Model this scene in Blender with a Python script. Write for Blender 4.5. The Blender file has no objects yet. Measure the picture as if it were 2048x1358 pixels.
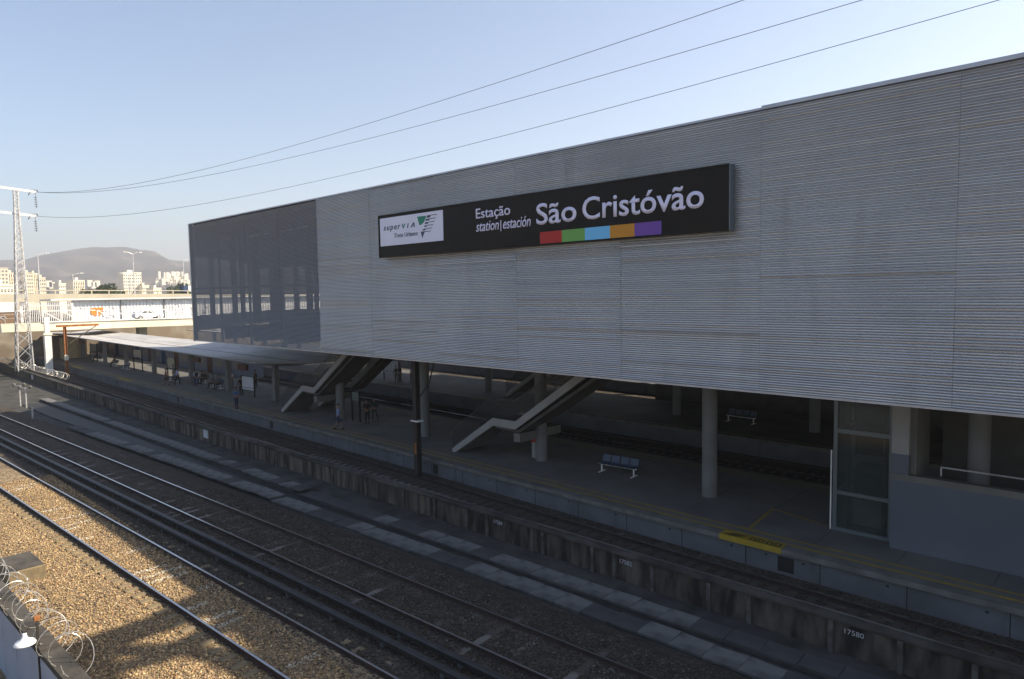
import bpy, bmesh, math, random
import numpy as np
from mathutils import Vector, Matrix
R = math.radians
S = bpy.context.scene
COL = S.collection
random.seed(7); rng = np.random.default_rng(7)

# ------------------------------------------------------------------ camera
CAMZ = 9.0
f_, cx_, cy_ = 1365., 1024., 679.
V1 = np.array([-410., 607.])
_d = np.array([V1[0]-cx_, V1[1]-cy_, f_])
_n = np.cross(np.array([1., -0.016, 0.]), _d); _n /= np.linalg.norm(_n)
if _n[1] < 0: _n = -_n
_X = -_d/np.linalg.norm(_d)
_Y = np.cross(-_n, _X)
RM = np.stack([_X, _Y, -_n])            # rows: world axes in camera coordinates (x right, y down, z forward)
def ray(px, py): return RM @ np.array([px-cx_, py-cy_, f_])
def PZ(px, py, z):                       # survey: picture point on a level plane
    r = ray(px, py); t = (z-CAMZ)/r[2]; return Vector((t*r[0], t*r[1], z))
def PY(px, py, Y):                       # survey: picture point on a plane parallel to the facade
    r = ray(px, py); t = Y/r[1]; return Vector((t*r[0], Y, CAMZ+t*r[2]))
def PX(px, py, X):                       # survey: picture point on a plane across the tracks
    r = ray(px, py); t = X/r[0]; return Vector((X, t*r[1], CAMZ+t*r[2]))
cam = bpy.data.cameras.new('camera'); co = bpy.data.objects.new('camera', cam); COL.objects.link(co)
cam.sensor_width = 36; cam.lens = f_/2048*36; cam.clip_start = .1; cam.clip_end = 20000
m = Matrix(((RM[0,0], -RM[0,1], -RM[0,2], 0), (RM[1,0], -RM[1,1], -RM[1,2], 0), (RM[2,0], -RM[2,1], -RM[2,2], CAMZ), (0,0,0,1)))
co.matrix_world = m
S.camera = co

# ------------------------------------------------------------------ light
SX, SY = .83, .877                       # towards the sun per metre of height
az = math.atan2(SX, SY)                  # from +Y towards +X
el = math.atan2(1, math.hypot(SX, SY))
w = bpy.data.worlds.new('World'); S.world = w; w.use_nodes = True
nt = w.node_tree; bg = nt.nodes['Background']
sky = nt.nodes.new('ShaderNodeTexSky'); sky.sky_type = 'NISHITA'; sky.sun_disc = False
sky.sun_elevation = el; sky.sun_rotation = az; sky.altitude = 0; sky.air_density = 1.0; sky.dust_density = 1.0; sky.ozone_density = 2.0
nt.links.new(sky.outputs[0], bg.inputs[0]); bg.inputs[1].default_value = .092
sun = bpy.data.lights.new('sun', 'SUN'); sun.energy = 5.0; sun.angle = R(.5); sun.color = (1, .87, .68)
so = bpy.data.objects.new('sun', sun); COL.objects.link(so)
so.rotation_euler = Vector((SX, SY, 1)).to_track_quat('Z', 'Y').to_euler()
so.location = (40, 40, 60)
S.view_settings.view_transform = 'Standard'; S.view_settings.look = 'None'
S.view_settings.exposure = 1.12; S.view_settings.gamma = 1
S.cycles.max_bounces = 6; S.cycles.transparent_max_bounces = 16; S.cycles.volume_bounces = 0
S.cycles.use_denoising = True

# ------------------------------------------------------------------ materials
def _n_(nt, t, **k):
    n = nt.nodes.new(t)
    for a, b in k.items(): setattr(n, a, b)
    return n
def mat(name, c, rough=.8, metal=0., c2=None, scale=3., stretch=(1,1,1), lo=.35, hi=.65, bump=0., bscale=30., spec=.3,
        c3=None, scale3=.6, lo3=.5, hi3=.7, stretch3=(1,1,1), voro=0., detail=5., alpha=1., emit=None, estr=0., trans=0.):
    M = bpy.data.materials.new(name); M.use_nodes = True
    nt = M.node_tree; b = nt.nodes['Principled BSDF']; L = nt.links.new
    b.inputs['Base Color'].default_value = (*c, 1); b.inputs['Roughness'].default_value = rough
    b.inputs['Metallic'].default_value = metal; b.inputs['Specular IOR Level'].default_value = spec
    if alpha < 1: b.inputs['Alpha'].default_value = alpha
    if trans: b.inputs['Transmission Weight'].default_value = trans
    if emit: b.inputs['Emission Color'].default_value = (*emit, 1); b.inputs['Emission Strength'].default_value = estr
    geo = _n_(nt, 'ShaderNodeTexCoord')
    def noise(sc, st, det=5.):
        mp = _n_(nt, 'ShaderNodeMapping'); mp.inputs['Scale'].default_value = st; L(geo.outputs['Object'], mp.inputs[0])
        no = _n_(nt, 'ShaderNodeTexNoise'); no.inputs['Scale'].default_value = sc; no.inputs['Detail'].default_value = det
        L(mp.outputs[0], no.inputs['Vector']); return no
    def ramp(src, a, bb):
        r = _n_(nt, 'ShaderNodeMapRange'); r.inputs['From Min'].default_value = a; r.inputs['From Max'].default_value = bb
        L(src, r.inputs['Value']); return r.outputs[0]
    cur = None
    if c2:
        no = noise(scale, stretch, detail); mx = _n_(nt, 'ShaderNodeMix', data_type='RGBA')
        L(ramp(no.outputs[0], lo, hi), mx.inputs[0]); mx.inputs[6].default_value = (*c, 1); mx.inputs[7].default_value = (*c2, 1)
        cur = mx.outputs[2]
    if voro:
        v = _n_(nt, 'ShaderNodeTexVoronoi'); v.inputs['Scale'].default_value = voro; L(geo.outputs['Object'], v.inputs['Vector'])
        hsv = _n_(nt, 'ShaderNodeSeparateColor'); L(v.outputs['Color'], hsv.inputs[0])
        mr = _n_(nt, 'ShaderNodeMapRange'); mr.inputs['To Min'].default_value = .35; mr.inputs['To Max'].default_value = 1.65; L(hsv.outputs[0], mr.inputs[0])
        mm = _n_(nt, 'ShaderNodeVectorMath', operation='SCALE')
        if cur: L(cur, mm.inputs[0])
        else: mm.inputs[0].default_value = c
        L(mr.outputs[0], mm.inputs['Scale']); cur = mm.outputs[0]
    if c3:
        no = noise(scale3, stretch3); mx = _n_(nt, 'ShaderNodeMix', data_type='RGBA')
        L(ramp(no.outputs[0], lo3, hi3), mx.inputs[0])
        if cur: L(cur, mx.inputs[6])
        else: mx.inputs[6].default_value = (*c, 1)
        mx.inputs[7].default_value = (*c3, 1); cur = mx.outputs[2]
    if cur: L(cur, b.inputs['Base Color'])
    if bump:
        bp = _n_(nt, 'ShaderNodeBump'); bp.inputs['Strength'].default_value = bump; bp.inputs['Distance'].default_value = .04
        if voro:
            v2 = _n_(nt, 'ShaderNodeTexVoronoi'); v2.inputs['Scale'].default_value = voro; L(geo.outputs['Object'], v2.inputs['Vector'])
            L(v2.outputs['Distance'], bp.inputs['Height']); bp.invert = True
        else:
            no = noise(bscale, (1,1,1)); L(no.outputs[0], bp.inputs['Height'])
        L(bp.outputs[0], b.inputs['Normal'])
    return M
M = {}
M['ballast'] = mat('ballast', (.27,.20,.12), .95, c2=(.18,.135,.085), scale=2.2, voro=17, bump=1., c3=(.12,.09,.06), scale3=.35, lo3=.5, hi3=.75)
M['ballast_dark'] = mat('ballast_dark', (.062,.050,.038), .95, c2=(.036,.031,.026), scale=1.6, voro=17, bump=1., c3=(.12,.115,.105), scale3=1.3, lo3=.64, hi3=.74)  # darker than the tan ballast, with paler patches
M['stone'] = mat('stone', (.36,.265,.155), .9)
def _stone():
    m = M['stone']; nt = m.node_tree; a = nt.nodes.new('ShaderNodeAttribute'); a.attribute_name = 'tint'
    nt.links.new(a.outputs['Color'], nt.nodes['Principled BSDF'].inputs['Base Color'])
_stone()
M['ground'] = mat('ground', (.20,.16,.115), .95, c2=(.13,.105,.08), scale=.05, c3=(.27,.24,.19), scale3=.3)
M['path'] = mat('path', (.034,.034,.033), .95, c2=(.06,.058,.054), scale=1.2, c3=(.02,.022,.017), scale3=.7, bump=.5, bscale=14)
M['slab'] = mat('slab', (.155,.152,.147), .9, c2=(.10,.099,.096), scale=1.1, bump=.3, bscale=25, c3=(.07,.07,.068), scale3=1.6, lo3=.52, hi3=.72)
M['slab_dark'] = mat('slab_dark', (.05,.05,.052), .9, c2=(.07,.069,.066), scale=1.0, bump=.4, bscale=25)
M['wall_old'] = mat('wall_old', (.165,.14,.11), .95, c2=(.022,.020,.017), scale=1.0, stretch=(2.2,2.2,.3), lo=.34, hi=.62, bump=.4, bscale=8, c3=(.04,.036,.03), scale3=.16, lo3=.48, hi3=.70)
M['wall_black'] = mat('wall_black', (.12,.105,.085), .95, c2=(.020,.018,.016), scale=1.1, stretch=(2.0,2.0,.55), lo=.25, hi=.60, bump=.4, bscale=8)
M['stencil'] = mat('stencil_paint', (.42,.42,.44), .8)
M['cap_old'] = mat('cap_old', (.085,.078,.068), .95, c2=(.035,.033,.03), scale=1.2, c3=(.02,.02,.018), scale3=.5, lo3=.5, hi3=.7, bump=.4, bscale=12)
M['pilaster'] = mat('pilaster', (.11,.105,.095), .95, c2=(.05,.048,.042), scale=3)
M['plat_wall'] = mat('plat_wall', (.135,.138,.145), .9, c2=(.095,.097,.10), scale=.6, c3=(.07,.07,.062), scale3=1.1, stretch3=(1.2,1.2,.25), lo3=.60, hi3=.78, bump=.2, bscale=10)
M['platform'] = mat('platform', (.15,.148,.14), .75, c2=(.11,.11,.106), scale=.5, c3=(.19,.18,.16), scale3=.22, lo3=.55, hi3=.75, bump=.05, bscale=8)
M['platform_shaded'] = mat('platform_shaded', (.085,.083,.08), .8, c2=(.06,.06,.058), scale=.5, c3=(.11,.105,.10), scale3=.22)  # paving copy darkened to deepen the shade under the deck
M['plat_lip_dark'] = mat('joint_dark', (.06,.06,.058), .9)
M['plat_lip'] = mat('plat_lip', (.15,.145,.135), .9, c2=(.09,.087,.08), scale=1.6, bump=.25, bscale=14)
M['yellow'] = mat('yellow', (.32,.22,.03), .7, c2=(.22,.16,.05), scale=2.5, c3=(.15,.15,.14), scale3=3, lo3=.6, hi3=.72)
M['yellow_pad'] = mat('yellow_pad', (.34,.23,.02), .6, c2=(.27,.19,.025), scale=3)
M['black_paint_shade'] = mat('black_paint_shade', (.02,.02,.02), .6)  # black markings, also painted as the shade inside openings
M['rail_top'] = mat('rail_top', (.52,.50,.50), .22, .95)
M['rail_side'] = mat('rail_side', (.055,.036,.030), .8, .1, c2=(.035,.026,.024), scale=4)
M['sleeper'] = mat('sleeper', (.22,.17,.10), .95, c2=(.14,.11,.07), scale=4, bump=.3, bscale=20)
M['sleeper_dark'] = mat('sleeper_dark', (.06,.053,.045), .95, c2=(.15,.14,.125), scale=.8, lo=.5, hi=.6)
M['iron'] = mat('iron', (.06,.045,.038), .7, .3)
M['third'] = mat('third_rail', (.045,.043,.045), .5, .2, c2=(.03,.03,.03), scale=3)
M['clad'] = mat('cladding', (.56,.57,.59), .36, .7, c2=(.51,.52,.54), scale=.35, stretch=(1,1,.6), c3=(.47,.475,.485), scale3=1.0, stretch3=(1.3,1.3,.25), lo3=.58, hi3=.82)
M['screen'] = mat('screen', (.28,.295,.32), .5, .4, c2=(.28,.30,.33), scale=.4)
M['flash'] = mat('flashing', (.42,.44,.48), .4, .6, c2=(.35,.36,.40), scale=1)
M['concrete'] = mat('concrete', (.17,.165,.15), .85, c2=(.13,.125,.115), scale=.8, bump=.15, bscale=10)
M['concrete_light'] = mat('concrete_light', (.30,.29,.275), .8, c2=(.25,.24,.23), scale=.9, bump=.1, bscale=10)
M['col'] = mat('column', (.17,.17,.17), .8, c2=(.135,.135,.133), scale=.9, bump=.08, bscale=10)
M['soffit'] = mat('soffit', (.10,.095,.09), .9, c2=(.075,.07,.065), scale=1)
M['dark_steel'] = mat('dark_steel', (.06,.055,.052), .6, .4, c2=(.09,.065,.045), scale=3)
M['steel_blue'] = mat('steel_blue', (.13,.15,.17), .5, .4)
M['sign_black'] = mat('sign_black', (.007,.007,.008), .55, c2=(.010,.009,.008), scale=.5, spec=.15)
M['sign_white'] = mat('sign_white', (.72,.72,.86), .5, c2=(.66,.68,.82), scale=1)
M['letter'] = mat('letter', (.70,.68,.86), .5)
M['sg_red'] = mat('band_red', (.38,.02,.02), .5); M['sg_green'] = mat('band_green', (.14,.35,.08), .5)
M['sg_blue'] = mat('band_blue', (.15,.48,.80), .5); M['sg_orange'] = mat('band_orange', (.50,.22,.02), .5)
M['sg_purple'] = mat('band_purple', (.14,.06,.33), .5)
M['logo_green'] = mat('logo_green', (.01,.20,.13), .5); M['logo_navy'] = mat('logo_navy', (.03,.05,.10), .5)
M['roof'] = mat('canopy_roof', (.46,.45,.44), .6, c2=(.33,.325,.32), scale=.5, stretch=(.3,2,1), c3=(.30,.28,.26), scale3=.8, stretch3=(.4,2,1), lo3=.55, hi3=.8)
M['roof_under'] = mat('canopy_soffit', (.25,.24,.23), .8)
M['gutter'] = mat('gutter', (.16,.15,.14), .7)
M['white_metal'] = mat('white_metal', (.72,.71,.69), .5, c2=(.60,.58,.55), scale=2)
M['frosted'] = mat('frosted', (.26,.26,.28), .6, alpha=.60, spec=.2)
M['galv'] = mat('galvanised', (.62,.61,.60), .45, .5, c2=(.42,.41,.40), scale=3)
M['rust'] = mat('rust_paint', (.34,.14,.045), .8, c2=(.20,.08,.03), scale=3)
M['rust_dark'] = mat('rust_dark', (.042,.034,.028), .8, c2=(.028,.023,.02), scale=3)
M['cream'] = mat('cream_concrete', (.74,.68,.52), .8, c2=(.62,.57,.44), scale=.4, c3=(.48,.45,.36), scale3=.8, stretch3=(1,1,.3), lo3=.6, hi3=.8)
M['viaduct'] = mat('viaduct', (.50,.45,.34), .85, c2=(.40,.36,.28), scale=.2)
M['asphalt'] = mat('asphalt', (.065,.064,.062), .9, c2=(.09,.088,.082), scale=.5)
M['corr_white'] = mat('corrugated_white', (.78,.78,.78), .6, c2=(.66,.66,.67), scale=.5, stretch=(1,1,.3))
M['orange'] = mat('orange_paint', (.75,.25,.04), .6, c2=(.62,.17,.03), scale=2)
M['graffiti'] = mat('graffiti', (.42,.40,.42), .8)
M['brick'] = mat('brown_wall', (.22,.14,.085), .9, c2=(.16,.10,.06), scale=1.5)
M['tan'] = mat('tan_wall', (.48,.37,.22), .9, c2=(.38,.30,.18), scale=1.5)
M['building'] = mat('apartment_wall', (.68,.61,.47), .9, c2=(.60,.53,.41), scale=.1)
M['building2'] = mat('apartment_wall_pale', (.78,.72,.58), .9)
M['window'] = mat('window_dark', (.13,.13,.14), .3, spec=.6)
M['leaf'] = mat('leaf', (.055,.085,.03), .8, c2=(.085,.115,.045), scale=.5)
M['bark'] = mat('bark', (.10,.07,.045), .9, c2=(.06,.045,.03), scale=5)
M['hill'] = mat('hill', (.065,.06,.055), .95, c2=(.12,.10,.085), scale=.006, lo=.45, hi=.6, c3=(.32,.19,.12), scale3=.0035, lo3=.66, hi3=.72)
M['seat'] = mat('seat_plastic', (.05,.07,.11), .5)
M['seat_grey'] = mat('seat_grey', (.10,.12,.11), .5)
M['board'] = mat('board_panel', (.50,.50,.53), .5, c2=(.40,.40,.43), scale=3)
M['board_tan'] = mat('board_tan', (.42,.36,.27), .6, c2=(.34,.30,.23), scale=3)
M['led'] = mat('dark_red_sign', (.09,.022,.018), .5, c2=(.05,.015,.013), scale=6)
M['red'] = mat('red_paint', (.42,.02,.015), .5)
M['room'] = mat('room_wall', (.105,.118,.142), .7, c2=(.09,.10,.122), scale=.5)
M['glass'] = mat('glass', (.05,.07,.07), .06, c2=None, alpha=.35, spec=.5)
M['rail_glass'] = mat('stair_glass', (.04,.043,.046), .3, alpha=.30, spec=.3)
M['frame'] = mat('lift_frame', (.13,.15,.16), .4, .4)
M['train'] = mat('train_body', (.12,.15,.22), .5, c2=(.15,.17,.22), scale=1)
M['skin'] = mat('skin', (.22,.12,.075), .6); M['hair'] = mat('hair', (.012,.01,.009), .7)
for k, c in dict(blue=(.07,.15,.36), light_blue=(.17,.24,.46), red=(.24,.055,.035), lilac=(.36,.36,.52), navy=(.03,.04,.08), black=(.012,.012,.014), grey=(.10,.11,.10), brown=(.07,.045,.03), jeans=(.035,.055,.12), white=(.5,.5,.5), green=(.02,.04,.035)).items():
    M['cloth_'+k] = mat('cloth_'+k, c, .9)
M['conduit'] = mat('conduit', (.12,.115,.11), .6, .2, c2=(.06,.055,.05), scale=.6)
M['porcelain'] = mat('porcelain', (.10,.11,.12), .3)
M['wire'] = mat('wire', (.05,.05,.055), .6)
M['razor'] = mat('razor_wire', (.60,.58,.54), .35, .7)
M['car_white'] = mat('car_paint', (.78,.78,.78), .25, spec=.6); M['tyre'] = mat('tyre', (.02,.02,.02), .8)
M['blue_wall'] = mat('painted_wall', (.33,.37,.45), .85, c2=(.27,.30,.37), scale=.7, c3=(.09,.095,.10), scale3=1.6, stretch3=(1.5,1.5,.25), lo3=.62, hi3=.74)
M['lamp'] = mat('lamp_enamel', (.75,.76,.78), .3, spec=.6)

# ------------------------------------------------------------------ helpers
def new(name, mesh, mats, parent=None):
    o = bpy.data.objects.new(name, mesh); COL.objects.link(o)
    for k in (mats if isinstance(mats, (list, tuple)) else [mats]): mesh.materials.append(M[k])
    if parent: o.parent = parent
    return o
def tag(o, label=None, cat=None, group=None, kind=None):
    if label: o['label'] = label
    if cat: o['category'] = cat
    if group: o['group'] = group
    if kind: o['kind'] = kind
    return o
def thing(name, label, cat, loc=(0,0,0), rz=0, group=None):
    o = bpy.data.objects.new(name, None); COL.objects.link(o); o.location = loc; o.rotation_euler = (0,0,rz); o.empty_display_size = .2
    return tag(o, label, cat, group)
def dup(root, loc=None, rz=None, label=None, group=None):
    r = root.copy(); COL.objects.link(r)
    if loc is not None: r.location = loc
    if rz is not None: r.rotation_euler = (0,0,rz)
    if label: r['label'] = label
    if group: r['group'] = group
    def rec(a, b):
        for ch in list(a.children):
            c = ch.copy(); COL.objects.link(c); c.parent = b; rec(ch, c)
    rec(root, r)
    return r
class MB:
    def __init__(s): s.v = []; s.f = []; s.m = []
    def add(s, vs, fs, mi=0):
        o = len(s.v); s.v += [tuple(v) for v in vs]; s.f += [tuple(i+o for i in f) for f in fs]; s.m += [mi]*len(fs); return s
    def box(s, x0, x1, y0, y1, z0, z1, mi=0):
        return s.add([(x0,y0,z0),(x1,y0,z0),(x1,y1,z0),(x0,y1,z0),(x0,y0,z1),(x1,y0,z1),(x1,y1,z1),(x0,y1,z1)],
            [(0,3,2,1),(4,5,6,7),(0,1,5,4),(1,2,6,5),(2,3,7,6),(3,0,4,7)], mi)
    def bar(s, a, b, w, h=None, mi=0, up=(0,0,1)):
        h = h or w; a = Vector(a); b = Vector(b); d = (b-a).normalized(); u = Vector(up)
        if abs(d.dot(u)) > .98: u = Vector((0,1,0))
        sd = d.cross(u).normalized(); u = sd.cross(d).normalized()
        vs = []
        for p in (a, b):
            for i, j in ((-1,-1),(1,-1),(1,1),(-1,1)): vs.append(p+sd*(i*w/2)+u*(j*h/2))
        return s.add(vs, [(0,1,2,3),(7,6,5,4),(0,4,5,1),(1,5,6,2),(2,6,7,3),(3,7,4,0)], mi)
    def tube(s, pts, r, n=8, mi=0, cap=True):
        pts = [Vector(p) for p in pts]; rs = r if isinstance(r, (list, tuple)) else [r]*len(pts)
        vs = []; u = None
        for i, p in enumerate(pts):
            d = (pts[min(i+1, len(pts)-1)]-pts[max(i-1, 0)]).normalized()
            if u is None:
                u = d.cross(Vector((0,0,1)));
                if u.length < .1: u = Vector((1,0,0))
            u = (u-d*u.dot(d)).normalized(); v = d.cross(u)
            for k in range(n):
                a = 2*math.pi*k/n; vs.append(p+(u*math.cos(a)+v*math.sin(a))*rs[i])
        fs = [(i*n+k, i*n+(k+1) % n, (i+1)*n+(k+1) % n, (i+1)*n+k) for i in range(len(pts)-1) for k in range(n)]
        if cap: fs += [tuple(range(n-1, -1, -1)), tuple((len(pts)-1)*n+k for k in range(n))]
        return s.add(vs, fs, mi)
    def prism(s, poly, a, b, axis='y', mi=0):    # poly of (u,v) pushed along an axis: y -> (u, ., v); x -> (., u, v); z -> (u, v, .)
        n = len(poly)
        def P(u, v, t): return (u, t, v) if axis == 'y' else ((t, u, v) if axis == 'x' else (u, v, t))
        vs = [P(u, v, a) for u, v in poly]+[P(u, v, b) for u, v in poly]
        return s.add(vs, [tuple(range(n)), tuple(range(2*n-1, n-1, -1))]+[(i, i+n, (i+1) % n+n, (i+1) % n) for i in range(n)], mi)
    def sweep(s, path, prof, mi=0, cap=True):    # prof of (dy, z) swept along path of (x, y, dz): long strips parallel to the tracks
        n = len(prof); vs = []
        for p in path:
            for dy, z in prof: vs.append((p[0], p[1]+dy, z+(p[2] if len(p) > 2 else 0)))
        fs = [(i*n+k, i*n+(k+1) % n, (i+1)*n+(k+1) % n, (i+1)*n+k) for i in range(len(path)-1) for k in range(n)]
        if cap: fs += [tuple(range(n-1, -1, -1)), tuple((len(path)-1)*n+k for k in range(n))]
        return s.add(vs, fs, mi)
    def lathe(s, prof, n=16, c=(0,0,0), mi=0):
        vs = [(c[0]+r*math.cos(2*math.pi*k/n), c[1]+r*math.sin(2*math.pi*k/n), c[2]+z) for r, z in prof for k in range(n)]
        fs = [(i*n+k, i*n+(k+1) % n, (i+1)*n+(k+1) % n, (i+1)*n+k) for i in range(len(prof)-1) for k in range(n)]
        fs += [tuple(range(n-1, -1, -1)), tuple((len(prof)-1)*n+k for k in range(n))]
        return s.add(vs, fs, mi)
    def build(s, name, mats, parent=None, smooth=False, bevel=0):
        me = bpy.data.meshes.new(name); me.from_pydata(s.v, [], s.f); me.update()
        bm = bmesh.new(); bm.from_mesh(me)
        me2_m = s.m
        for i, fc in enumerate(bm.faces): fc.material_index = me2_m[i]; fc.smooth = smooth
        bmesh.ops.recalc_face_normals(bm, faces=bm.faces)
        bm.to_mesh(me); bm.free()
        o = new(name, me, mats, parent)
        if bevel:
            b = o.modifiers.new('bevel', 'BEVEL'); b.width = bevel; b.segments = 1; b.limit_method = 'ANGLE'
        return o
def box(name, x0, x1, y0, y1, z0, z1, m, parent=None, bevel=0): return MB().box(x0,x1,y0,y1,z0,z1).build(name, m, parent, bevel=bevel)
def lerp(a, b, t): return a+(b-a)*t
def ip(tab, x):
    xs = [t[0] for t in tab]; ys = [t[1] for t in tab]; return float(np.interp(x, xs, ys))
def text(name, body, x0, x1, z0, h, Y, m, parent, bold=0., shear=0., cap='E', thick=.012, space=1.):
    """raised lettering on a wall facing -Y: left x0, right x1, baseline z0, capital height h"""
    def mk(t):
        c = bpy.data.curves.new('t', 'FONT'); c.body = t; c.size = 1; c.extrude = 0; c.offset = bold; c.shear = shear; c.space_character = space; c.resolution_u = 4
        o = bpy.data.objects.new('t', c); COL.objects.link(o); dg = bpy.context.evaluated_depsgraph_get()
        me = bpy.data.meshes.new_from_object(o.evaluated_get(dg)); bpy.data.objects.remove(o); return me
    ref = mk(cap); capz = max(v.co.y for v in ref.vertices)
    me = mk(body); xs = [v.co.x for v in me.vertices]; a, b = min(xs), max(xs); sx = (x1-x0)/(b-a); sz = h/capz
    bm = bmesh.new(); bm.from_mesh(me)
    for v in bm.verts: v.co = ((v.co.x-a)*sx+x0, 0, v.co.y*sz+z0)
    r = bmesh.ops.extrude_face_region(bm, geom=bm.faces[:])
    for g in r['geom']:
        if isinstance(g, bmesh.types.BMVert): g.co.y -= thick
    bmesh.ops.recalc_face_normals(bm, faces=bm.faces)
    for v in bm.verts: v.co.y += Y
    bm.to_mesh(me); bm.free(); me.name = name; me.materials.clear()
    return new(name, me, m, parent)
def strips(name, m, path, y0, y1, z, kind='structure', parent=None, step=None):
    mb = MB(); 
    vs = []
    for p in path: vs += [(p[0], p[1]+y0, z), (p[0], p[1]+y1, z)]
    mb.add(vs, [(2*i, 2*i+1, 2*i+3, 2*i+2) for i in range(len(path)-1)])
    return tag(mb.build(name, m, parent), kind=kind)

# ================================================================== SETTING
def rail_y(v, x): return v+.0462*(x+12)          # the two near tracks, v = Y at X = -12
BED = [(-400, 0), (30, 0)]
# far ground
tag(MB().add([(-5200,-2500,-1.9),(400,-2500,-1.9),(400,4200,-1.9),(-5200,4200,-1.9)], [(0,1,2,3)]).build('ground', 'ground'), kind='structure')
# ballast bed of the near tracks, one sheet with a shoulder
def bed():
    xs = np.linspace(-330, 25, 240); vv = [-14, 3.0, 5.0, 6.9, 7.5, 7.95, 8.2, 9.8, 10.5, 11.5, 12.3, 13.9, 15.0, 15.7, 16.6]
    zz = [-.62, -.62, -.66, -.68, -.705, -.70, -.635, -.635, -.655, -.66, -.645, -.645, -.69, -.95, -1.26]
    vs = []; 
    for x in xs:
        for v, z in zip(vv, zz): vs.append((x, rail_y(v, x), z))
    n = len(vv); fs = [(i*n+k, (i+1)*n+k, (i+1)*n+k+1, i*n+k+1) for i in range(len(xs)-1) for k in range(n-1)]
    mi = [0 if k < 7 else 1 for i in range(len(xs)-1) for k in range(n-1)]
    mb = MB(); mb.v = vs; mb.f = fs; mb.m = mi
    return mb
tag(bed().build('ballast_bed', ['ballast', 'ballast_dark']), kind='structure')
WALL = [(-330,24.0), (-150,20.75), (-123,20.2), (-80,19.75), (-48,19.5), (-6,19.6), (20,19.7)]
EDGE = [(-150,25.9), (-110,25.05), (-65,24.05), (-33,23.55), (-12,23.0), (25,22.7)]
PEND = -131
# path between shoulder and retaining wall
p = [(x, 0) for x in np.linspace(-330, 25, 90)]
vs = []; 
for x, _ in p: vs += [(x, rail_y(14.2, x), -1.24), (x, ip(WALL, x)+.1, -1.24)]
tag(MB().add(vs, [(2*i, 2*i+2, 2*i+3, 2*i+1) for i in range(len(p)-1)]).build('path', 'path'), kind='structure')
# bed of the platform track, between the wall and platform one
vs = []
for x, _ in p: vs += [(x, ip(WALL, x)+.2, -.96), (x, 40 if x < PEND-2 else ip(EDGE, x)+.3, -.96)]
tag(MB().add(vs, [(2*i, 2*i+2, 2*i+3, 2*i+1) for i in range(len(p)-1)]).build('track_bed', 'ballast_dark'), kind='structure')
# yard ground behind platform one
tag(MB().add([(-160,30,-1.1),(25,30,-1.1),(25,120,-1.1),(-160,120,-1.1)], [(0,1,2,3)]).build('yard_ground', 'ballast_dark'), kind='structure')

# ---------------- retaining wall
def retaining():
    t = thing('retaining_wall', 'long stained concrete retaining wall with pilasters between the near tracks and the platform track', 'wall', (0,0,0))
    path = [(x, ip(WALL, x)) for x in np.linspace(-200, 22, 80)]
    MB().sweep([(x, ip(WALL, x)) for x in np.linspace(-200, -24.02, 70)], [(0,-1.3),(0,-.34),(.34,-.34),(.34,-1.3)]).build('wall_face', 'wall_old', t)
    MB().sweep([(x, ip(WALL, x)) for x in np.linspace(-24, 22, 20)], [(0,-1.3),(0,-.34),(.34,-.34),(.34,-1.3)]).build('wall_face', 'wall_black', t)
    MB().sweep(path, [(-.06,-.343),(-.06,-.29),(-.12,-.285),(-.12,-.22),(.10,-.205),(.10,-.17),(.26,-.17),(.26,-.23),(.42,-.24),(.42,-.343)]).build('coping', 'cap_old', t)
    xs = [PY(px, py, 19.55).x for px, py in ((1661,1260),(1498,1210),(1417,1190),(1305,1150),(1229,1130),(1185,1110),(1086,1080),(1065,1075),(975,1050),(934,1030),(870,1015),(835,1000),(1950,1340),(1800,1310))]
    xs += [-26-3.1*k for k in range(22)]
    for x in xs:
        y = ip(WALL, x); MB().prism([(x-.065, y-.08), (x+.065, y-.08), (x+.065, y-.003), (x-.065, y-.003)], -1.25, -.345, 'z').build('pilaster', 'pilaster', t)
    for bx, s, hh, zz in ((PY(1706,1265,19.5).x, '17580', .14, -.62), (PY(1249,1119,19.5).x, '17582', .15, -.62), (PY(994,1049,19.5).x, '17584', .15, -.60)):
        text('stencilled_number', s, bx-.25, bx+.25, zz, hh, ip(WALL, bx)-.004, 'stencil', t, thick=.004, cap='1')
    for px, py, wd, h in ((411,838,.75,.65),(66,758,.9,.55)):
        q = PY(px, py, 19.5 if px > 300 else 20.0); y = ip(WALL, q.x); box('white_plate', q.x-wd/2, q.x+wd/2, y-.06, y-.012, -.95, -.38, 'board', t)
    return t
retaining()
# conduit pipes along the wall top
for dy, zz, lab in ((.18, -.17, 'thin grey conduit pipe lying along the near side of the retaining wall coping'), (.5, -.9, 'thin grey conduit pipe on the ballast just behind the retaining wall')):
    tag(MB().tube([(x, ip(WALL, x)+dy, zz+.02*math.sin(x*.7)) for x in np.linspace(-125, 20, 120)], .028, 6).build('conduit_pipe', 'conduit'), lab, 'pipe', 'conduit pipes along the retaining wall')

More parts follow.
